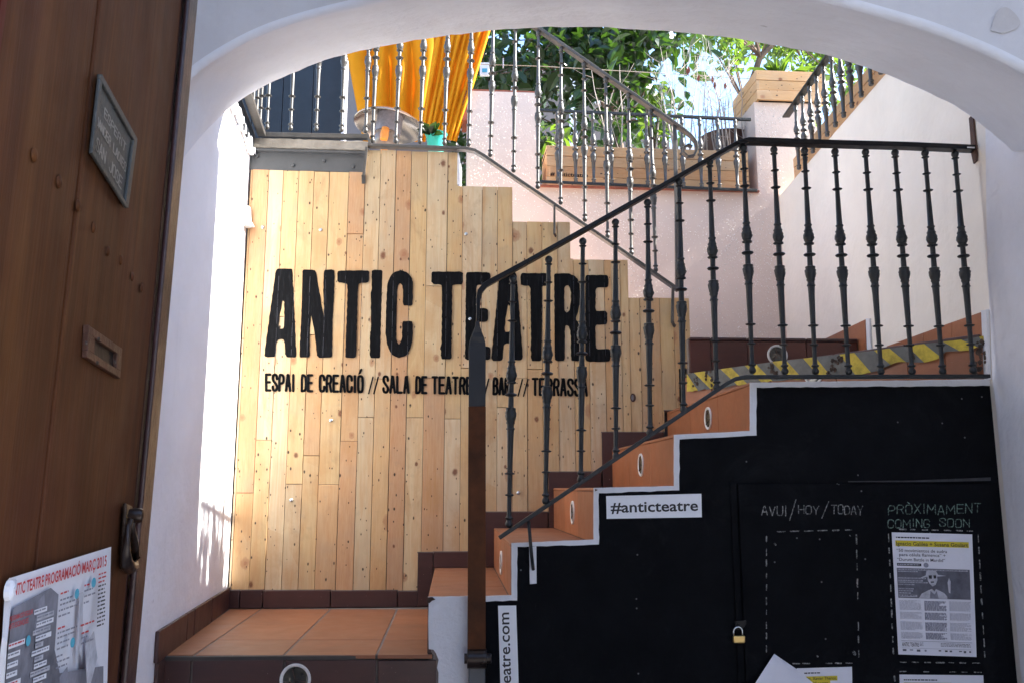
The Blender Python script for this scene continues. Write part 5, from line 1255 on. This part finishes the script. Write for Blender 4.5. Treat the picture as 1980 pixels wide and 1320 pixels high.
bush('climbing_plant', 'backlit green plant growing from the long planter near the handrail end', [depthpt(U(1235, 1290), U(180, 275), yl + U(-.02, .2)) for _ in range(7)], 60, .10, .045, M['leaf_lt'], depthpt(1262, 292, yl + .02))
# bare shrub in the long planter
ds = thing('bare_shrub', 'leafless pale-stemmed shrub against the sky in the long planter', 'shrub', PP.at(1370, 300, -.15))
m = MB()
for i in range(26):
    x0_ = U(1300, 1445) if i % 8 else U(1180, 1290); yd = pY(.9) + U(.06, .24); p = depthpt(x0_, 300, yd); p.z = zl1 - .05
    tx = x0_ + U(-45, 20); ty = U(75, 215); q = depthpt(tx, ty, yd + U(-.05, .1)); k = p.lerp(q, .5) + Vector((U(-.03, .03), 0, U(-.02, .04)))
    r0_ = U(.003, .007); m.tube([p, p.lerp(k, .5), k, k.lerp(q, .5) + Vector((U(-.015, .015), 0, 0)), q], [r0_, r0_ * .85, r0_ * .7, r0_ * .45, .001], 5)
    for _ in range(6):
        s_ = p.lerp(q, U(.25, .95)); e_ = s_ + Vector((U(-.16, .16), U(-.05, .05), U(.02, .20))); m.tube([s_, s_.lerp(e_, .5) + Vector((0, 0, -.01)), e_], [.0022, .0016, .0008], 4)
m.build('stems', M['twig'], ds, smooth=True, kind='stuff')
m = MB()
for x, y in ((1328, 132), (1378, 148), (1382, 158), (1352, 145), (1330, 128), (1402, 160)):
    leaf(m, depthpt(x, y, pY(.9) + .12), Vector((U(-.2, .2), 0, -1)), Vector((U(-1, 1), -1, 0)), .055, .02)
m.build('dry_leaves', M['brick'], ds)
# strappy plants in the right wall planter (they dapple the sun on the left wall)
for i, s_ in enumerate((.14, .30, .46, .80)):
    c = W(b.lerp(a, s_), ZR + .16) - nr * .1
    t = thing('strap_plant', ['strap-leaved plant at the near end of the right wall planter', 'strap-leaved plant second from the near end of the right wall planter', 'strap-leaved plant third from the near end of the right wall planter', 'strap-leaved plant at the far end of the right wall planter'][i], 'plant', c, 'strap-leaved plants in the right wall planter')
    m = MB()
    for _ in range(60):
        st_ = c + Vector((U(-.05, .05), U(-.16, .16), 0)); h = U(.2, .75) if i < 3 else U(.05, .12); dy = U(-.22, .22); dx = U(-.15, .15)
        w_ = U(.010, .024); P = [st_ + Vector((dx * t * t, dy * t * t, h * (t - .25 * t * t * t))) for t in (0, .33, .66, 1)]
        sd = Vector((U(-.3, .3), 1, 0)).normalized()
        v = []; 
        for k, p in enumerate(P): ww = w_ * (1 - k / 3.3); v += [p + sd * ww, p - sd * ww]
        m.add(v, [[2 * k, 2 * k + 1, 2 * k + 3, 2 * k + 2] for k in range(3)])
    m.build('leaves', M['leaf_lt'], t)
cp = thing('succulent', 'green spiky plant in a dark pot inside the corner planter', 'plant', PP.at(1505, 130, -.15))
m = MB(); c0 = W(PP.at(1506, 130, -.18), zb1 - .03)
for i in range(22):
    an = U(0, 6.283); el = U(.2, 1.1); leaf(m, c0 + Vector((0, 0, .05)), Vector((math.cos(an) * math.cos(el), math.sin(an) * math.cos(el), math.sin(el))), Vector((0, 0, 1)), U(.15, .26), .035)
leaf(m, c0 + wd * .12, wd * 1 + Vector((0, 0, .45)), Vector((0, -1, 1)), .34, .05)
m.build('leaves', M['leaf_lt'], cp)
m = MB(); m.lathe([(0, .05), (.09, .065), (.10, .07), (.105, .06)], c0 - Vector((.02, 0, 0)), (0, 0, 1), 16); m.build('pot', M['navy'], cp)
bc = thing('dark_barrel', 'dark round tub behind the dark railing beside the corner pillar', 'tub', depthpt(1400, 290, pY(1.1) + .45))
m = MB(); cb = depthpt(1402, 268, pY(1.1) + .40); m.lathe([(-.34, .13), (-.2, .165), (-.02, .175), (-.005, .18), (0, .175), (-.01, .16)], cb, (0, 0, 1), 28); smooth_by_angle(m.build('tub', M['rust'], bc), 40)

# ------------------------------------------------------------------ parasol, heater, pot
pr_ = thing('folded_parasol', 'folded orange canvas parasol hanging in pleats behind the upper balustrade', 'parasol', depthpt(790, 250, 5.2))
def pleats(top, bot, n, depth, y, part, seg=9, ph=0, curve=0):
    v = []; f = []; nv = 14; nu = n * seg
    for j in range(nv + 1):
        t = j / nv
        for i in range(nu + 1):
            s_ = i / nu; tx = top[0] + (top[2] - top[0]) * s_; ty = top[1] + (top[3] - top[1]) * s_; bx_ = bot[0] + (bot[2] - bot[0]) * s_; by_ = bot[1] + (bot[3] - bot[1]) * s_
            px = tx + (bx_ - tx) * t + curve * math.sin(math.pi * t); py = ty + (by_ - ty) * t
            c = abs(math.sin(math.pi * n * s_ + ph + .25 * math.sin(t * 5 + s_ * 9)))
            v.append(depthpt(px, py, y - depth * (c ** .6) * (1 - .35 * t) + .015 * math.sin(t * 7 + s_ * 20)))
    for j in range(nv):
        for i in range(nu): a_ = j * (nu + 1) + i; f.append([a_, a_ + 1, a_ + nu + 2, a_ + nu + 1])
    o = obj(part, v, f, M['canvas'], pr_, smooth=True); sm = o.modifiers.new('thick', 'SOLIDIFY'); sm.thickness = .002; return o
pleats((640, -60, 868, -60), (702, 275, 822, 275), 4, .12, 5.35, 'canopy', 12, .3)
pleats((862, -60, 985, -60), (812, 262, 883, 274), 8, .07, 5.20, 'canopy_pleats', 8, 0)
m = MB(); q = depthpt(845, 262, 5.3); m.tube([Vector((q.x, q.y, zc1)), Vector((q.x, q.y, q.z + 1.2))], .02, 10); m.build('pole', M['steel'], pr_, smooth=True)
ht = thing('patio_heater', 'patio heater with an aluminium dish reflector and orange burner behind the balustrade', 'heater', depthpt(752, 250, 5.0))
c = depthpt(752, 243, 4.95); ax = Vector((.12, .10, 1)).normalized(); rr = 73 / 1704 * 4.95
m = MB(); m.lathe([(.075, .03), (.07, rr * .30), (.055, rr * .55), (.03, rr * .80), (.004, rr * .97), (-.006, rr), (-.010, rr * .985), (-.002, rr * .95), (.024, rr * .79), (.048, rr * .54), (.062, rr * .30), (.066, .03)], c, ax, 48); smooth_by_angle(m.build('reflector', M['alu'], ht), 35)
m = MB(); m.lathe([(.06, rr * .36), (-.02, rr * .37), (-.06, rr * .36), (-.061, .01)], c, ax, 32); smooth_by_angle(m.build('burner_hood', M['ink_grey'], ht), 40)
m = MB(); m.lathe([(-.062, rr * .34), (-.10, rr * .36), (-.14, rr * .30), (-.165, rr * .16), (-.17, .01)], c, ax, 28); smooth_by_angle(m.build('glass_cup', M['glass'], ht), 60)
m = MB(); m.lathe([(-.055, .022), (-.10, .026), (-.13, .022), (-.131, .002)], c - Vector((0, .08, .0)), ax, 16); smooth_by_angle(m.build('burner', M['ceramic'], ht), 60)
m = MB(); m.lathe([(-.160, .020), (-.21, .024), (-.215, .005)], c - Vector((0, .01, .0)), ax, 16); smooth_by_angle(m.build('valve', M['ceramic'], ht), 60)
m = MB(); m.tube([c - ax * .2, Vector((c.x - .02, c.y + .05, zc1))], .016, 10); m.build('pole', M['steel'], ht, smooth=True)
tq = thing('turquoise_pot', 'turquoise glazed pot on the terrace behind the balustrade', 'pot', depthpt(840, 290, 5.3))
c = depthpt(843, 292, 5.0); m = MB(); m.lathe([(-.05, .04), (.05, .055), (.10, .065), (.105, .07), (.11, .06), (.08, .05)], c, (0, 0, 1), 24); smooth_by_angle(m.build('pot', M['teal'], tq), 40)
m = MB()
for i in range(9): an = U(0, 6.28); leaf(m, c + Vector((-.03, -.05, .08)), Vector((math.cos(an) * .6, -.4 + math.sin(an) * .3, U(-.2, .9))), Vector((0, -1, .4)), .09, .05)
m.build('leaves', M['leaf'], tq)
bk = thing('brick_pier', 'low red brick pier behind the patio heater', 'pier', depthpt(790, 290, 6))
for r in range(9):
    for c_ in range(3):
        p = depthpt(770 + (r % 2) * 12, 300, 6.0); x = p.x + c_ * .115; z = zc1 + r * .062
        m = MB(); m.box((x, 6.0 + U(-.002, .002), z), (x + .108, 6.11, z + .055)); m.build('brick', M['brick'], bk)

# terrace background: dark boarded screen, pink house, grey roof
sc = thing('dark_screen', 'dark blue boarded screen on the terrace at the upper left', 'screen', depthpt(590, 200, 5.9))
xA = depthpt(430, 200, 5.6).x; xB = depthpt(663, 200, 5.6).x
w_ = (xB - xA) / 4
for i in range(4):
    m = MB(); m.box((xA + i * w_ + .003, 5.6, zc1), (xA + (i + 1) * w_ - .003, 5.63, 4.6)); m.build('board', M['navy'], sc, bevel=.003)
m = MB(); m.box((xB, 5.57, zc1), (xB + .022, 5.64, 4.6)); m.build('white_post', M['white_trim'], sc)
m = MB(); dS = Pl((0, 5.6, 0), (0, -1, 0)); word(m, 'LA CAM', 626, 650, 185, 5, 1.0, lambda p: dS.at(p.x, p.y, .002), .4, .2) if False else None
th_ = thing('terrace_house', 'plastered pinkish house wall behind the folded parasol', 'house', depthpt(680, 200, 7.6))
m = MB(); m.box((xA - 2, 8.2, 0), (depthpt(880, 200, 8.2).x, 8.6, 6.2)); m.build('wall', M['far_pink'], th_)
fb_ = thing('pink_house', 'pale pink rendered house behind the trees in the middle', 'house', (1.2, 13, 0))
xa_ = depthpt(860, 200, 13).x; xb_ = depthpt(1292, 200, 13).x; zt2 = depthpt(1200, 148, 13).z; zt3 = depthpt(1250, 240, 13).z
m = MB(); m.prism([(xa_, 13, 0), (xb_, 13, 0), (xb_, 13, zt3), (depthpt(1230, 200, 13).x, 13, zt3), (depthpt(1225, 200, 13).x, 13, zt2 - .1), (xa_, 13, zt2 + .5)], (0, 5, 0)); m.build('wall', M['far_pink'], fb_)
m = MB(); m.sweep([Vector((depthpt(1108, 200, 12.93).x, 12.93, 1)), Vector((depthpt(1108, 200, 12.93).x, 12.93, depthpt(1108, 140, 12.93).z))], (0, -1, 0), .06, .05); m.build('downpipe', M['white_trim'], fb_)
for x in (985, 1150):
    c1 = depthpt(x, 200, 12.95); m = MB(); m.box((c1.x, 12.94, c1.z), (c1.x + .5, 13.05, c1.z + .9)); w = m.build('window', M['white_trim'], fb_)
    OFF[w.name] = OFF[fb_.name]
    m = MB(); m.box((c1.x + .05, 12.93, c1.z + .05), (c1.x + .45, 12.937, c1.z + .85)); m.build('pane', M['window_glass'], w)
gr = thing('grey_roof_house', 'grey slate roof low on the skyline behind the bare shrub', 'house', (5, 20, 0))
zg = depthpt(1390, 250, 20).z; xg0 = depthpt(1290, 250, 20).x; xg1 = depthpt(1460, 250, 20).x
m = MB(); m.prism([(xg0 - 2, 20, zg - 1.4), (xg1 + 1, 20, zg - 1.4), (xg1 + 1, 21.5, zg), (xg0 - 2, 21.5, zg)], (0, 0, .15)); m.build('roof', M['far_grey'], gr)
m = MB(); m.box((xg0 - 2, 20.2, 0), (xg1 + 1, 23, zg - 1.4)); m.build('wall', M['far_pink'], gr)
wr = thing('washing_line', 'thin wire strung across in front of the trees', 'wire', depthpt(1100, 132, 5.7))
m = MB(); m.tube([depthpt(905, 124, 5.6), depthpt(1050, 129, 5.6), depthpt(1240, 140, 5.6), depthpt(1440, 152, 5.6), depthpt(1700, 160, 5.6)], .0028, 5); m.build('wire', M['wire'], wr, smooth=True)
m = MB(); q = depthpt(973, 118, 5.59); m.box((q.x - .004, q.y, q.z - .05), (q.x + .004, q.y + .01, q.z + .02)); m.build('peg', M['white_trim'], wr)
cb_ = thing('meter_box', 'small white and blue box hanging among the leaves beside the parasol', 'box', depthpt(937, 135, 6))
m = MB(); q = depthpt(937, 132, 6.0); m.box((q.x - .035, 6.0, q.z - .055), (q.x + .035, 6.03, q.z + .045)); m.build('case', M['box_white'], cb_, bevel=.004)
m = MB(); m.box((q.x - .018, 5.996, q.z - .035), (q.x + .018, 5.999, q.z - .005)); m.build('display', M['ink_blue'], cb_)
# white sensor on the left wall next to the cladding
se = thing('white_sensor', 'small white plastic sensor box at the left edge of the planks', 'sensor', WP.at(465, 425, .03))
m = MB(); m.prism([WP.at(x, y, .006) for x, y in [(470, 404), (486, 404), (487, 432), (469, 432)]], WP.n * .045); m.build('housing', M['box_white'], se, bevel=.004)
m = MB(); m.prism([WP.at(x, y, .02) for x, y in [(469, 430), (486, 428), (493, 440), (476, 442), (466, 436)]], WP.n * .05); m.build('hood', M['box_white'], se, bevel=.003)
cbl = thing('wall_cable', 'grey cable running down the corner between left wall and planks', 'cable', WP.at(466, 380, .02))
m = MB(); m.tube([WP.at(481, 335, .012), WP.at(478, 372, .012), WP.at(474, 404, .012)], .004, 6); m.build('cable', M['ink_grey'], cbl, smooth=True)

# ------------------------------------------------------------------ the old door at the left
VX = -.229
pe = Vector((-.3846 * 1.9, 1.9, 0)) + Vector((0, 0, 0))
dirD = Vector((VX, 1, 0)).normalized()
DP = Pl(pe, Vector((1, -VX, 0)))
if DP.n.x < 0: DP.n = -DP.n
nd = DP.n
dr = thing('old_wooden_door', 'heavy old brown wooden door standing open at the left edge', 'door', (pe.x, pe.y, 0))
def dxy(px, py, off=0): return DP.at(px, py, off)
sE = 0.0
def DS(px, py=945): return (DP.at(px, py) - pe).dot(dirD)          # distance along the door (negative towards viewer)
lean = Vector((0, 0, 0))
def dpt(s, z, off=0): return pe + dirD * s + Vector((0, 0, z)) + nd * off + nd * ((z - 1.6) * .022 + 0) 
sFar = DS(262); sNear = DS(-260)
bnds = [DS(262), DS(209, 900), DS(116, 600), DS(62, 1100) , DS(-80, 500), DS(-150), DS(-260)]
bnds = sorted(bnds, reverse=True)
for i, (s1_, s0_) in enumerate(zip(bnds, bnds[1:])):
    off = [0, .0015, -.001, .001, .008, .009][i % 6]; mt = M['red_wood'] if i >= 4 else M['door']
    m = MB(); g_ = .002
    m.prism([dpt(s0_ + g_, .02, off), dpt(s1_ - g_, .02, off), dpt(s1_ - g_, 3.6, off), dpt(s0_ + g_, 3.6, off)], -nd * .045); m.build('board', mt, dr, bevel=.002)
m = MB(); m.prism([dpt(sNear, .02, -.046), dpt(sFar, .02, -.046), dpt(sFar, 3.6, -.046), dpt(sNear, 3.6, -.046)], -nd * .01); m.build('backing', M['door_edge'], dr)
sB = DS(281)
m = MB(); m.prism([dpt(sFar + .001, .02, .004), dpt(sB, .02, .004), dpt(sB, 3.6, .004), dpt(sFar + .001, 3.6, .004)], nd * .010); m.build('edge_batten', M['door_edge'], dr, bevel=.004)
m = MB(); m.prism([dpt(sFar + .002, .02, .0), dpt(sB, .02, .0), dpt(sB, 3.6, .0), dpt(sFar + .002, 3.6, .0)], -nd * .05); m.build('edge_stile', M['door_edge'], dr, bevel=.004)
class DoorPl:                                           # leaning door surface
    n = nd
    def at(s, px, py, off=0):
        n_ = (nd - Vector((0, 0, .022))).normalized(); p0_ = dpt(0, 1.6, off); d = ray(px, py); return O + d * ((p0_ - O).dot(n_) / d.dot(n_))
DL = DoorPl()
for x, y in ((65, 300), (113, 352), (150, 398), (180, 440), (208, 486), (233, 503), (255, 535), (273, 557)):
    c = DL.at(x, y, .002); m = MB(); m.lathe([(0, .0075), (.0015, .0070), (.0028, .0045), (.0032, .001)], c, nd, 12); smooth_by_angle(m.build('nail_head', M['door'], dr), 70)
# cast plaque
pq = thing('cast_plaque', 'small cast metal plaque with raised lettering on the old door', 'plaque', DL.at(212, 270))
pgc = [(188, 143), (258, 268), (240, 403), (171, 296)]
m = MB(); m.prism([DL.at(x, y, .003) for x, y in pgc], nd * .006); m.build('plate', M['plaque'], pq, bevel=.001)
pq_pg = PageP(DL, pgc)
m = MB()
def pb_(u0, v0, u1, v1): m.prism([pq_pg.at(u0, 1 - v0, .009), pq_pg.at(u1, 1 - v0, .009), pq_pg.at(u1, 1 - v1, .009), pq_pg.at(u0, 1 - v1, .009)], nd * .004)
pb_(0, 0, 1, .06); pb_(0, .94, 1, 1); pb_(0, .06, .06, .94); pb_(.95, .06, 1, .94); m.build('rim', M['plaque'], pq, bevel=.001)
m = MB()
for t_, u0, u1, v, h in (('ESPERIT', .26, .86, .34, .13), ('DANCER LADIES', .10, .93, .56, .13), ('SAN JOSE', .16, .88, .84, .17)):
    word(m, t_, u0, u1, v, h, .020, lambda p: pq_pg.at(p.x, 1 - p.y, .0098), .35)
m.build('lettering', M['plaque_hi'], pq)
# letter slot
ls = thing('letter_slot', 'rusty iron letter slot set in the old door', 'letter slot', DL.at(193, 680))
lc = [(160, 628), (227, 673), (223, 731), (157, 690)]; lp = PageP(DL, lc)
m = MB()
def fr(u0, v0, u1, v1, d=.007): m.prism([lp.at(u0, 1 - v0, .002), lp.at(u1, 1 - v0, .002), lp.at(u1, 1 - v1, .002), lp.at(u0, 1 - v1, .002)], nd * d)
fr(0, 0, 1, .26); fr(0, .76, 1, 1); fr(0, .26, .2, .76); fr(.86, .26, 1, .76); m.build('frame', M['rust'], ls, bevel=.001)
m = MB(); m.prism([lp.at(.2, .74, .0025), lp.at(.86, .74, .0025), lp.at(.86, .24, .0025), lp.at(.2, .24, .0025)], nd * .0015); m.build('flap', M['iron_dk'], ls)
for uu, vv in ((.1, .5), (.45, .13), (.45, .88), (.93, .5)):
    m = MB(); m.lathe([(0, .003), (.002, .002)], lp.at(uu, 1 - vv, .009), nd, 8); m.build('rivet', M['dirt'], ls)
# knocker
kn = thing('iron_knocker', 'dark iron ring knocker on the door edge above the poster', 'knocker', DL.at(245, 1040))
m = MB(); m.prism([DL.at(x, y, .004) for x, y in [(237, 972), (249, 978), (245, 1102), (230, 1100)]], nd * .006); m.build('back_plate', M['hinge'], kn, bevel=.002)
m = MB(); cc = DL.at(250, 996, .012); m.lathe([(0, .011), (.014, .012), (.020, .010), (.022, .004)], cc, nd, 16); smooth_by_angle(m.build('boss', M['hinge'], kn), 40)
m = MB(); m.tube([DL.at(x, y, .028) for x, y in [(252, 1005), (249, 1018), (245, 1040), (243, 1065), (244, 1085), (250, 1097), (258, 1095), (262, 1078), (261, 1055), (257, 1030), (253, 1012)]], [.005, .005, .005, .0065, .009, .010, .009, .007, .006, .005, .005], 10); m.build('ring', M['hinge'], kn, smooth=True)
# programme poster on the door
pp_ = thing('programme_poster', 'crumpled white programme poster with red headline on the old door', 'poster', DL.at(110, 1200))
pg = PageP(DL, [(18, 1117), (215, 1056), (205, 1400), (-10, 1500)])
v, f = wavy_sheet(pg, 12, 16, .0035, .006); obj('sheet', v, f, M['paper'], pp_, smooth=True)
m = MB(); e = .0155
pk2 = [M['ink_red'], M['ink_photo'], M['ink_light'], M['ink'], M['ink_blue'], M['paper'], M['ink_grey']]
ptext(m, pg, 'ANTIC TEATRE PROGRAMACIÓ MARÇ 2015', .02, .098, .96, .060, e, .022, 0)
def bl_(pts, mi, o_): 
    v_ = [pg.at(a_, 1 - b_, o_) for a_, b_ in pts]; tr = tessellate_polygon([v_]); m.add(v_, [list(t) for t in tr], mi)
bl_([(.06, .16), (.42, .12), (.50, .17), (.49, .46), (.55, .60), (.70, .62), (.96, .66), (.97, .95), (.02, .98), (.03, .5)], 1, e - .0012)
bl_([(.30, .17), (.36, .14), (.40, .30), (.33, .42), (.28, .30)], 6, e - .0008); bl_([(.55, .62), (.62, .58), (.66, .78), (.58, .9)], 6, e - .0008); bl_([(.78, .50), (.86, .44), (.90, .60), (.82, .8)], 2, e - .0008); bl_([(.70, .2), (.72, .5), (.76, .6), (.74, .2)], 2, e - .0012)
ptext(m, pg, 'PROGRAMACIÓ REGULAR', .03, .225, .26, .026, e + .0003, .01, 0); ptext(m, pg, 'ARTS ESCÈNIQUES', .03, .265, .22, .028, e + .0003, .01, 0)
v0_ = .20
for i in range(15):
    a_ = .27 + (.03 if i % 3 else 0); b_ = .27 + U(.10, .20); vv_ = .21 + i * .036
    rect(m, pg, a_, vv_, b_, vv_ + .026, e, 2 if i % 2 else 5); greek(m, pg, a_ + .005, vv_ + .007, b_ - .005, vv_ + .022, 1, e + .0004, 6, .55)
for i in range(9):
    a_ = .04; b_ = .04 + U(.10, .18); vv_ = .34 + i * .05; rect(m, pg, a_, vv_, b_, vv_ + .028, e, 5); greek(m, pg, a_ + .005, vv_ + .007, b_ - .005, vv_ + .022, 1, e + .0004, 0 if i % 4 == 0 else 6, .55)
for a_, b_, vv_, n_, mi in ((.52, .60, .165, 1, 0), (.52, .66, .20, 1, 3), (.52, .70, .225, 1, 3), (.51, .70, .255, 1, 3), (.51, .62, .285, 1, 6), (.51, .58, .35, 1, 0), (.51, .70, .375, 1, 3), (.51, .68, .40, 1, 3), (.51, .64, .43, 1, 3), (.51, .62, .46, 1, 3), (.51, .57, .50, 1, 3), (.51, .69, .53, 1, 3), (.51, .62, .56, 1, 3), (.75, .80, .165, 1, 0), (.75, .84, .195, 1, 3), (.75, .86, .225, 1, 3), (.75, .80, .26, 1, 3), (.73, .86, .38, 1, 0), (.74, .82, .425, 1, 0), (.74, .80, .45, 1, 3), (.74, .86, .48, 1, 3)):
    greek(m, pg, a_, vv_, b_, vv_ + .016, 1, e + .0002, mi if mi != 3 else 6, .6)
for i in range(14): greek(m, pg, .885, .13 + i * .022, .96, .13 + i * .022 + .013, 1, e + .0002, 0 if i < 3 else 3, .7)
for a_, b_ in ((.68, .20), (.84, .17), (.66, .46), (.23, .36), (.16, .60)):
    m.add([pg.at(a_ + .022 * math.cos(6.283 * k / 16), 1 - b_ + .028 * math.sin(6.283 * k / 16), e + .0005) for k in range(16)], [list(range(16))], 4)
m.build('print', pk2, pp_)
m = MB(); pts = [(10, 1130), (18, 1116), (33, 1119), (30, 1135), (22, 1160), (14, 1240), (8, 1330), (-6, 1400), (-8, 1330), (4, 1230)]
vv = [DL.at(x, y, .022 + .012 * (i % 2)) for i, (x, y) in enumerate(pts)]; tr = tessellate_polygon([vv]); m.add(vv, [list(t) for t in tr]); m.build('peeling_edge', M['paper'], pp_)
m = MB(); c = DL.at(14, 1141, .026); m.lathe([(0, .010), (.004, .009), (.006, .004)], c, nd, 12); m.build('putty_blob', M['paper'], pp_)
